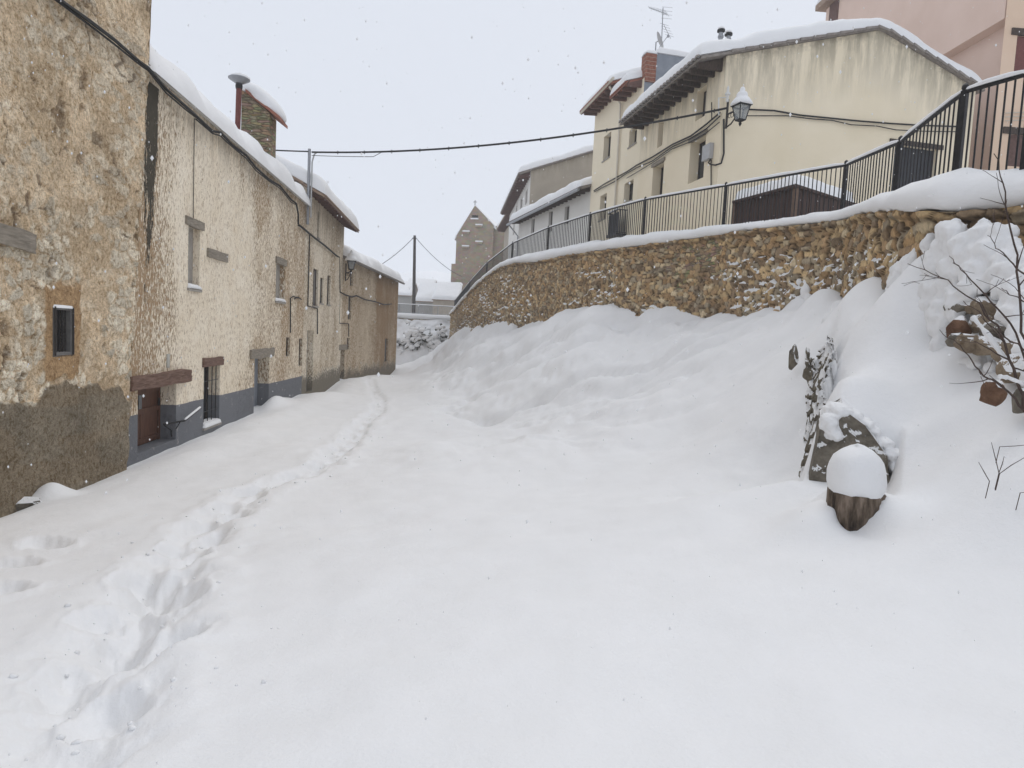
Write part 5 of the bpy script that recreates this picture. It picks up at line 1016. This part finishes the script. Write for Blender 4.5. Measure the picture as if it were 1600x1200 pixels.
# ------------------------------------------------------------------ stump, block, rocks
def skirt(o): return o
def stump():
    b = P(1341, 836, 4.72); t = thing('stump', (b.x, b.y, b.z), 'short weathered log stump with a tall rounded cap of snow', 'stump')
    zt = P(1341, 779, 4.72).z; lo = b.z-.45; c = Vector((b.x+.072, b.y+.2, 0)); n = 48; m = MB(); prof = [(.90, lo), (.97, b.z-.1), (1., b.z+.05), (1., (b.z+zt)/2), (1.0, zt), (.96, zt+.01), (.05, zt+.012)]
    for i, (r, z) in enumerate(prof):
        for k in range(n):
            a = 2*math.pi*k/n; rr = .198*r*(1+.07*math.sin(3*a+1)+.035*math.sin(9*a)+.02*math.sin(23*a+z*6)); m.v.append((c.x+rr*math.cos(a), c.y+rr*math.sin(a), z))
    for i in range(len(prof)-1):
        for k in range(n): k2 = (k+1) % n; m.f.append((i*n+k, i*n+k2, (i+1)*n+k2, (i+1)*n+k))
    m.build('log', MT['stump'], t, True)
    m = MB(); h = P(1341, 704, 4.72).z-zt; pr = [(.93, -.005), (1.02, .03), (1.04, .08), (1.0, .17), (.92, .225), (.78, .275), (.55, .315), (.3, .34), (.1, .35), (.005, .352)]; k_ = h/.352
    for i, (r, z) in enumerate(pr):
        for k in range(n): a = 2*math.pi*k/n; rr = .203*r*(1+.035*math.sin(2*a+z*5)+.03*math.sin(5*a+2-z*9)+.05*(float(fbm(np.array([math.cos(a)*2.]), np.array([math.sin(a)*2.]), np.array([z*9.]))[0])-.5)); m.v.append((c.x+rr*math.cos(a)-.10*z, c.y+rr*math.sin(a), zt+z*k_*(1.03+.04*math.sin(a+1))-.012*(r > .9)*math.sin(3*a)))
    for i in range(len(pr)-1):
        for k in range(n): k2 = (k+1) % n; m.f.append((i*n+k, i*n+k2, (i+1)*n+k2, (i+1)*n+k))
    m.f.append(tuple((len(pr)-1)*n+k for k in range(n))); m.build('snow_cap', MT['snow'], t, True)
stump()
def rock(px, py, Y, r, mat, label, name='rock', amp=.25, fr=3., flat=None, cat='rock'):
    c = P(px, py, Y); m = MB(); m.blob(c, r, amp, fr/max(r)*.5, 20, flat); 
    v = np.array(m.v); q = v-np.array(c); rr = 1.; q = q/np.array(r)
    # chip into facets
    for k in range(14):
        d = rng.normal(size=3); d /= np.linalg.norm(d); lim = rr*(.55+.35*rng.random()); s_ = q@d; q = q-np.outer(np.maximum(s_-lim, 0)*.97, d)
    q = q*np.array(r)*1.15
    return tag(mesh_obj(name, q+np.array(c), m.f, MT[mat], None, False), label, cat)
def block():
    # end of a ruined masonry step: slanting slab face behind the stump
    f = [P(1264, 752, 6.1), P(1392, 765, 5.75), P(1386, 712, 5.8), P(1352, 665, 5.95), P(1318, 640, 6.1), P(1283, 668, 6.15)]
    c = sum(f, Vector())/6; back = Vector((.35, .85, .25)); n = 16; t = thing('masonry_block', (c.x, c.y, f[0].z), 'dark grey masonry stub with patches of snow, just behind the stump', 'masonry'); m = MB()
    # subdivided front
    def fan(a, b, k=14):
        vs = []; fs = []
        for i in range(k+1):
            for j in range(k+1-i):
                u, v = i/k, j/k; p = c*(1-u-v)+a*u+b*v; dz = (float(fbm(np.array([p.x*7]), np.array([p.z*9]), np.array([p.y*7]))[0])-.5)*.09; vs.append(p+Vector((-.3, -.9, .1))*dz)
        idx = lambda i, j: sum(k+1-q for q in range(i))+j
        for i in range(k):
            for j in range(k-i):
                fs.append((idx(i, j), idx(i+1, j), idx(i, j+1)))
                if j < k-i-1: fs.append((idx(i+1, j), idx(i+1, j+1), idx(i, j+1)))
        m.add(vs, fs)
    for i in range(6): fan(f[i], f[(i+1) % 6])
    for i in range(6): a, b = f[i], f[(i+1) % 6]; m.quad(a, b, b+back*.5, a+back*.5)
    lo = Vector((0, 0, -.5)); m.quad(f[0], f[1], f[1]+lo, f[0]+lo); m.build('stone_face', MT['rock_grey'], t)
    m = MB()
    for px, py, Y, r in ((1298, 662, 6.16, (.11, .12, .12)), (1303, 678, 6.12, (.10, .10, .10)), (1312, 645, 6.22, (.13, .2, .09)), (1328, 648, 6.2, (.10, .2, .06)), (1345, 660, 6.15, (.09, .2, .06)), (1358, 672, 6.1, (.09, .16, .06)), (1372, 690, 6.02, (.10, .16, .06)), (1388, 708, 5.95, (.11, .16, .07)), (1402, 728, 5.9, (.12, .16, .07))): m.blob(P(px, py, Y), r, .25, 6, 14)
    o = m.build('snow_patch', MT['snow'], t, True); md = o.modifiers.new('r', 'REMESH'); md.mode = 'VOXEL'; md.voxel_size = .012; md.use_smooth_shade = True; tx_ = bpy.data.textures.new('clots', 'CLOUDS'); tx_.noise_scale = .05; tx_.noise_depth = 3; dm = o.modifiers.new('d', 'DISPLACE'); dm.texture = tx_; dm.strength = .05; dm.texture_coords = 'GLOBAL'; sm = o.modifiers.new('s', 'SMOOTH'); sm.iterations = 2; sm.factor = .5
block()
rock(12, 778, 9.6, (.22, .2, .26), 'rock_tan', 'tan boulder at the foot of the rubble house, left edge')
rock(30, 786, 9.1, (.3, .2, .10), 'rock_grey', 'flat dark stone poking out of the snow beside the tan boulder')
rock(1553, 618, 5.0, (.09, .09, .11), 'rock_rust', 'rust red broken stone among the bare twigs')
ROCKS = [(1446, 476, 7.55, (.07, .12, .09), 'rock_grey', 'dark stone added as a shaded hollow between the snow lumps, left of the rubble'), (1462, 484, 7.2, (.06, .12, .09), 'rock_grey', 'small dark stone added as a hollow at the lower rim of the snow lumps'), (1404, 462, 8.55, (.07, .12, .10), 'rock_tan', 'brown stone added as a dark hollow at the far left rim of the snow lumps'), (1456, 418, 8.0, (.06, .1, .07), 'rock_grey', 'small dark stone added as a hollow under the pointed snow lump by the wall'), (1512, 448, 7.0, (.17, .2, .10), 'rock_grey', 'dark flat stone just under the biggest snow lump of the right hand rubble'), (1550, 452, 6.5, (.11, .15, .12), 'rock_grey', 'dark stone beside the highest gap in the snow lumps at the right'),  # the smallest stones here are added as dark shaded hollows between snow lumps
    (1499, 478, 6.7, (.12, .15, .10), 'rock_grey', 'small grey stone at the upper left of the right hand rubble'), (1522, 478, 6.5, (.09, .13, .09), 'rock_tan', 'upper middle brown stone of the right hand rubble'), (1549, 482, 6.3, (.13, .16, .13), 'rock_tan', 'upper right brown stone of the right hand rubble'),
    (1500, 512, 6.3, (.09, .13, .12), 'rock_rust', 'dark rusty stone at the left rim of the right hand rubble'), (1532, 508, 6.2, (.09, .13, .09), 'rock_tan', 'brown stone at the centre of the right hand rubble'), (1556, 515, 6.0, (.10, .15, .10), 'rock_grey', 'grey stone right of centre in the rubble'),
    (1517, 536, 6.0, (.10, .13, .10), 'rock_tan', 'pale square stone low in the right hand rubble'), (1540, 540, 5.9, (.10, .15, .10), 'rock_tan', 'pale broken stone right of the low square one'), (1495, 533, 6.2, (.10, .12, .07), 'rock_grey', 'flat grey slab under the dark rusty stone'),
    (1575, 548, 5.7, (.10, .15, .14), 'rock_tan', 'tan stone near the right edge with snow on its top'), (1586, 580, 5.4, (.10, .15, .13), 'rock_tan', 'pale stone low at the right edge above the rust red one'), (1597, 625, 5.0, (.07, .1, .10), 'rock_grey', 'small dark stone at the right edge beside the rust red one'), (1596, 445, 6.2, (.12, .15, .10), 'rock_grey', 'grey stone high at the right edge among the snow lumps'), (1604, 520, 5.8, (.12, .15, .12), 'rock_tan', 'tan stone cut by the right edge')]
for (px, py, Y, r, mt, lb) in ROCKS: rock(px, py, Y, r, mt, lb, amp=.18)
for (px, py, Y, r, lb) in [(1238, 560, 9.4, (.045, .12, .17), 'leftmost of the two small dark stones on the open snow bank'), (1263, 566, 8.85, (.06, .15, .20), 'right one of the two small dark stones on the open snow bank')]:
    rock(px, py, Y, r, 'ruin', lb, 'upright_stone', amp=.9, fr=2.4, cat='stone')
def ruin():
    pts = CLIFF[1:-1]; cum = np.concatenate([[0], np.cumsum([np.linalg.norm(pts[i+1]-pts[i]) for i in range(len(pts)-1)])]); s_ = np.linspace(.62, cum[-1]+.25, 110); x = np.interp(s_, cum, [p[0] for p in pts]); y = np.interp(s_, cum, [p[1] for p in pts]); y = y+np.maximum(s_-cum[-1], 0)
    gr = np.minimum(ground_z((x+.30)[None], y[None])[0], ground_z((x+.16)[None], y[None])[0]+.10); gl = ground_z((x-.35)[None], y[None])[0]; x = x+(fbm(s_*2.5+3, s_*0, o=3)-.5)*.22; top = gr-.26+(fbm(s_*3, s_*0, o=3)-.5)*.22; nv = 50; Q = np.linspace(0, 1, nv)
    Sg = np.repeat(s_[:, None], nv, 1); Z = top[:, None]+(gl-.35-top)[:, None]*Q[None]; f1, f2, iu, iv = worley(Sg/.2+(fbm(Sg*4, Z*4)-.5), Z/.13+(fbm(Sg*4+9, Z*4)-.5)); e = f2-f1
    d = .06+.06*sstep(0, .2, e)+.08*(fbm(Sg*3, Z*3, o=4)-.5)+.25*Q[None]-.05; X = x[:, None]-d; Yy = y[:, None]-d*.2; v1 = np.stack([X, Yy, Z], -1)
    bk = np.stack([x+.12, y, top-.6], -1)[:, None]; v = np.concatenate([bk, v1], 1); tag(mesh_obj('ruined_wall', v.reshape(-1, 3), grid_faces(110, nv+1), MT['ruin'], None, False), 'dark broken edge of a ruined wall, half hidden under snow above the masonry stub', 'ruin')
ruin()
# ------------------------------------------------------------------ snow pillows on the rubble at the right
def pillows():
    def lump(lst, name, label, vox=.035):
        m = MB()
        for px, py, Y, r in lst: m.blob(P(px, py, Y), r, .2, 5., 14)
        o = m.build(name, MT['snow'], None, True); tag(o, label, 'snow lump'); md = o.modifiers.new('r', 'REMESH'); md.mode = 'VOXEL'; md.voxel_size = vox; md.use_smooth_shade = True
        sm = o.modifiers.new('s', 'SMOOTH'); sm.iterations = 3; sm.factor = .5
        if name == 'snow_lumps':
            tx_ = bpy.data.textures.new('clots', 'CLOUDS'); tx_.noise_scale = .10; tx_.noise_depth = 3; dm = o.modifiers.new('d', 'DISPLACE'); dm.texture = tx_; dm.strength = .085; dm.mid_level = .55; dm.texture_coords = 'GLOBAL'; return o
    r = np.random.default_rng(8); tx = [1378, 1392, 1405, 1420, 1440, 1455, 1470, 1484, 1496, 1508, 1530, 1560, 1585, 1620]; ty = [490, 455, 425, 402, 408, 372, 362, 350, 372, 376, 352, 352, 378, 392]
    def dep(px, py):
        yt = np.interp(px, [1380, 1400, 1500, 1600], [9.9, 9.3, 7.55, 6.95])-.45; yb = np.interp(px, [1380, 1450, 1500, 1600], [8.6, 7.15, 6.45, 5.5]); t = (py-350)/(560-350); return yt+(yb-yt)*t
    L = []
    for px in np.arange(1380, 1625, 11):
        top = np.interp(px, tx, ty); bot = np.interp(px, [1380, 1470, 1500, 1560, 1620], [515, 540, 470, 440, 640]); py = top+12
        while py < bot:
            q = (px+r.normal()*4, py+r.normal()*4); k = (.75+.7*r.random()); Y = dep(*q); rr = .0118*Y*k
            if (q[0]-1530)**2/34**2+(q[1]-500)**2/48**2 > 1 and r.random() < .86 or r.random() < .07: L.append((q[0], q[1], Y-.10*k, (rr, rr*1.2, rr*(1.0+.7*r.random()))))
            py += 10+7*r.random()
    for px, py, k in ((1484, 366, 1.5), (1478, 385, 1.6), (1470, 410, 1.7), (1535, 372, 1.7), (1560, 370, 1.6), (1545, 395, 2.0), (1520, 400, 1.6), (1528, 425, 1.9), (1425, 420, 1.4), (1415, 445, 1.5), (1440, 440, 1.5), (1575, 395, 1.4), (1466, 455, 1.4), (1478, 480, 1.3), (1570, 565, .9), (1527, 565, 1.0), (1545, 575, .8), (1510, 565, .8)): Y = dep(px, py); L.append((px, py, Y-.08, (.0135*Y*k, .015*Y*k, .0140*Y*k)))
    lump(L, 'snow_lumps', 'swollen snow lumps heaped over the rubble against the wall at the right', .024)
    L = [(1268, 422, 13.6, (.05, .08, .10)), (1262, 440, 13.5, (.09, .10, .14)), (1260, 455, 13.4, (.11, .12, .18)), (1264, 470, 13.3, (.10, .12, .14)), (1250, 440, 13.7, (.08, .08, .08))]
    lump(L, 'snow_clump', 'drooping clump of snow clinging to the stones of the wall above the bank', .03)
    lump([(1290, 452, 13.0, (.05, .07, .14)), (1279, 458, 13.15, (.05, .06, .12)), (1284, 466, 13.0, (.07, .07, .07))], 'snow_clump', 'small narrow clump of snow on the wall just right of the drooping one', .03)
    lump([(1345, 440, 11.6, (.06, .08, .10)), (1350, 452, 11.4, (.07, .09, .10)), (1352, 462, 11.3, (.08, .09, .10))], 'snow_clump', 'clump of snow on the wall above the pointed drift', .03)
    L = [(1335, 475, 11.6, (.22, .3, .2)), (1325, 488, 11.4, (.3, .35, .25)), (1345, 490, 11.2, (.25, .3, .2)), (1305, 505, 11.2, (.25, .3, .2)), (1362, 500, 10.4, (.18, .25, .15))]
    lump(L, 'snow_drift', 'smooth pointed drift of snow against the wall above the upright stones', .05)
pillows()
# ------------------------------------------------------------------ bare shrubs
def branch(m, p, d, L, r, lvl, rnd):
    n = 7; pts = [p.copy()]; rs = [r]; d = d.normalized(); kids = []
    for i in range(n):
        d = (d+Vector((rnd.gauss(0, .10), rnd.gauss(0, .08), rnd.gauss(.01, .08)))).normalized(); p = p+d*L/n; pts.append(p.copy()); rs.append(max(.0016, r*(1-.75*(i+1)/n)))
        if lvl > 0 and i > 0 and rnd.random() < .5: kids.append((p.copy(), d.copy(), rs[-1]))
    m.tube(pts, rs, 5, False)
    for (q, dd, rr) in kids:
        ax = Vector((rnd.gauss(0, 1), rnd.gauss(0, .6), rnd.gauss(0, .8))).normalized(); branch(m, q, dd*.8+ax*.75, L*(.28+.3*rnd.random()), rr*.75, lvl-1, rnd)
    return pts
def crumbs():
    r = np.random.default_rng(4); m = MB(); t = tw[0]
    for i in range(110):
        k = r.integers(3, len(t)-1); u = r.random(); p = t[k]*(1-u)+t[k+1]*u; d = t[k+1]-t[k]; n_ = np.array([-d[1], d[0]])/np.linalg.norm(d); q = p+n_*r.normal()*.42; s_ = .006+.014*r.random()**2; z = float(ground_z(np.array([[q[0]]]), np.array([[q[1]]]))[0, 0]); m.blob((q[0], q[1], z+s_*.3), (s_*1.3, s_, s_*.8), .3, 60, 4)
    tag(m.build('snow_crumbs', MT['snow'], None, True), 'small crumbs of kicked up snow along the footprint trail', 'snow crumbs', kind='stuff')
crumbs()
def shrubs():
    rnd = random.Random(5)
    def way(m, pl, r, lvl=1, seedk=0):
        pts = [P(*q) for q in pl]; out = []
        for i in range(len(pts)-1):
            for k in range(5): p = pts[i].lerp(pts[i+1], k/5); out.append(p+Vector((rnd.gauss(0, .006), rnd.gauss(0, .006), rnd.gauss(0, .006))))
        out.append(pts[-1]); n = len(out); rs = [max(.0022, r*(1-.8*i/n)) for i in range(n)]; m.tube(out, rs, 6, False)
        for i in range(3, n-1):
            if rnd.random() < .36 and lvl: d = (out[i]-out[i-1]).normalized(); branch(m, out[i], d+Vector((rnd.gauss(0, .8), rnd.gauss(0, .4), rnd.gauss(0, .6))), .16+.25*rnd.random(), rs[i]*.7, lvl-1, rnd)
    t = thing('bare_shrub', P(1600, 660, 4.6), 'leafless shrub with long thin brown stems arching over the right hand rubble', 'shrub'); m = MB()
    way(m, [(1606, 650, 4.4), (1585, 575, 4.5), (1560, 515, 4.7), (1530, 475, 4.9), (1480, 440, 5.0), (1418, 412, 5.1)], .011, 2)
    way(m, [(1612, 590, 4.5), (1598, 520, 4.5), (1588, 400, 4.5), (1570, 300, 4.5), (1553, 240, 4.6)], .011, 1)
    way(m, [(1620, 640, 4.3), (1590, 520, 4.6), (1540, 460, 4.7), (1500, 420, 4.8), (1483, 400, 4.9)], .009, 2)
    way(m, [(1620, 440, 4.4), (1590, 420, 4.4), (1560, 390, 4.5), (1543, 368, 4.5)], .007, 2)
    way(m, [(1625, 560, 4.3), (1580, 535, 4.5), (1540, 500, 4.6), (1505, 470, 4.7)], .007, 2)
    way(m, [(1620, 480, 4.4), (1590, 465, 4.4), (1565, 450, 4.5)], .006, 1)
    way(m, [(1600, 640, 4.4), (1570, 605, 4.5), (1530, 580, 4.7), (1500, 540, 4.8), (1468, 515, 4.9)], .009, 1)
    m.build('stems', MT['twig'], t, True)
    m = MB()   # snow lying on a few low stems
    for pl in ([(1570, 560, 4.62), (1545, 525, 4.72), (1520, 495, 4.85)], [(1600, 600, 4.45), (1575, 590, 4.5), (1560, 588, 4.5)]):
        pts = [P(*q) for q in pl]; m.tube(seg_pts(pts[0], pts[1], 5)+seg_pts(pts[1], pts[2], 5)[1:], [.012+.01*rnd.random() for _ in range(11)], 7)
    m.build('stem_snow', MT['snow'], t, True)
    t = thing('twigs', P(1565, 738, 4.3), 'few thin bare twigs sticking out of the snow low at the right edge', 'twigs'); m = MB()
    for pl in ([(1561, 740, 4.3), (1555, 715, 4.28), (1549, 691, 4.25)], [(1561, 738, 4.3), (1566, 725, 4.3), (1569, 713, 4.3)], [(1562, 740, 4.3), (1580, 727, 4.28), (1606, 712, 4.2)], [(1546, 752, 4.2), (1538, 738, 4.2), (1529, 722, 4.2)], [(1562, 698, 4.5), (1585, 697, 4.45), (1606, 695, 4.4)], [(1594, 770, 4.1), (1612, 768, 4.1)]):
        pts = [P(*q) for q in pl]; pts = [Vector((pts[0].x, pts[0].y+.02, pts[0].z-.12))]+pts; m.tube(pts, [.0028]*(len(pts)-1)+[.0015], 5)
    m.build('stems', MT['twig'], t)
    # snowed-in bushes on the bank that closes the street
    rr = np.random.default_rng(3)
    for i, (px, py, w_, h_, lab) in enumerate([(632, 545, 1.5, 1.9, 'snowy dark bush beside the corner of the ochre house'), (657, 528, 1.3, 1.2, 'snowy dark bush in the middle of the far bank'), (684, 540, .8, 1.9, 'thin snowy bush at the foot of the retaining wall corner')]):
        c = P(px, py, 57.0); t = thing('snowy_bush', c-Vector((0, 0, h_)), lab, 'bush', 'snow laden bushes on the far bank'); ms, ml = MB(), MB()
        for k in range(60):
            q = rr.normal(size=3)*np.array([w_, .35, h_])*.38; p = np.array(c)+q; s_ = .10+.16*rr.random()
            for a in range(3):
                d1, d2 = rr.normal(size=3)*s_*.7, rr.normal(size=3)*s_*.7; p2 = p+rr.normal(size=3)*.12; ml.add([p2-d1, p2+d2, p2+d1, p2-d2], [(0, 1, 2, 3)])
            if rr.random() < .85: ms.blob(tuple(p+np.array([0, -.16, .10])), (s_*1.3, s_*1.1, s_*.9), .1, 2, 5)
        ml.build('foliage', MT['leaf_dark'], t); o_ = ms.build('clinging_snow', MT['snow'], t, True); o_['kind'] = 'stuff'
    m = MB(); a, b, d, n, zs = CR
    su = np.linspace(0, 14, 90); vv = np.linspace(0, 1, 40); U, V = np.meshgrid(su, vv, indexing='ij'); A2 = Vector((EDGE[0]+1.2, EDGE[1]-.6, 0)); x = A2.x-U; y = 58.8-3.2*V**1.2+(fbm(U*.9, V*4)-.5)*.9+(fbm(U*3, V*9)-.5)*.3; z = (zs-.35-.25*fbm(U*.8, V*0))*(1-V)+(-.35)*V+.35*np.sin(V*math.pi)
    tag(mesh_obj('snow_bank', np.stack([x, y, z], -1).reshape(-1, 3), grid_faces(90, 40), MT['snow'], None, True), 'lumpy steep snow bank under the low stone wall closing the street', 'snow bank', kind='structure')
shrubs()
# ------------------------------------------------------------------ falling snow, haze
def flakes():
    r = np.random.default_rng(21); N = 5200; Y = 1.3+22*r.random(N)**.8; px = r.random(N)*1760-80; py = r.random(N)*1340-80; vs = []; fs = []
    for i in range(N):
        c = P(px[i], py[i], Y[i]); s_ = (.0026+.006*r.random()**2)*(1 if Y[i] > 3 else .6); b = len(vs)
        if c.z < 1.2 and Y[i] > 6: continue
        for d in ((1, 0, 0), (-1, 0, 0), (0, 1, 0), (0, -1, 0), (0, 0, 1.5), (0, 0, -1.5)): vs.append((c.x+d[0]*s_, c.y+d[1]*s_, c.z+d[2]*s_))
        for f in ((0, 2, 4), (2, 1, 4), (1, 3, 4), (3, 0, 4), (2, 0, 5), (1, 2, 5), (3, 1, 5), (0, 3, 5)): fs.append(tuple(b+k for k in f))
    tag(mesh_obj('falling_snow', vs, fs, MT['snow'], None), 'small snowflakes falling through the air over the whole street', 'snowflakes', kind='stuff')
flakes()
def haze():
    m = MB(); m.box((0, 380, 33), (860, 530, 37)); me = m.build('haze', bpy.data.materials.new('haze'), None); mt = me.data.materials[0]; mt.use_nodes = True; nt = mt.node_tree; nt.nodes.clear(); o = nt.nodes.new('ShaderNodeOutputMaterial'); v = nt.nodes.new('ShaderNodeVolumePrincipled')
    v.inputs['Color'].default_value = (.95, .97, 1, 1); v.inputs['Density'].default_value = .0015; v.inputs['Anisotropy'].default_value = .2; nt.links.new(v.outputs[0], o.inputs['Volume']); tag(me, 'pale air thick with falling snow', 'haze', kind='stuff')
haze()
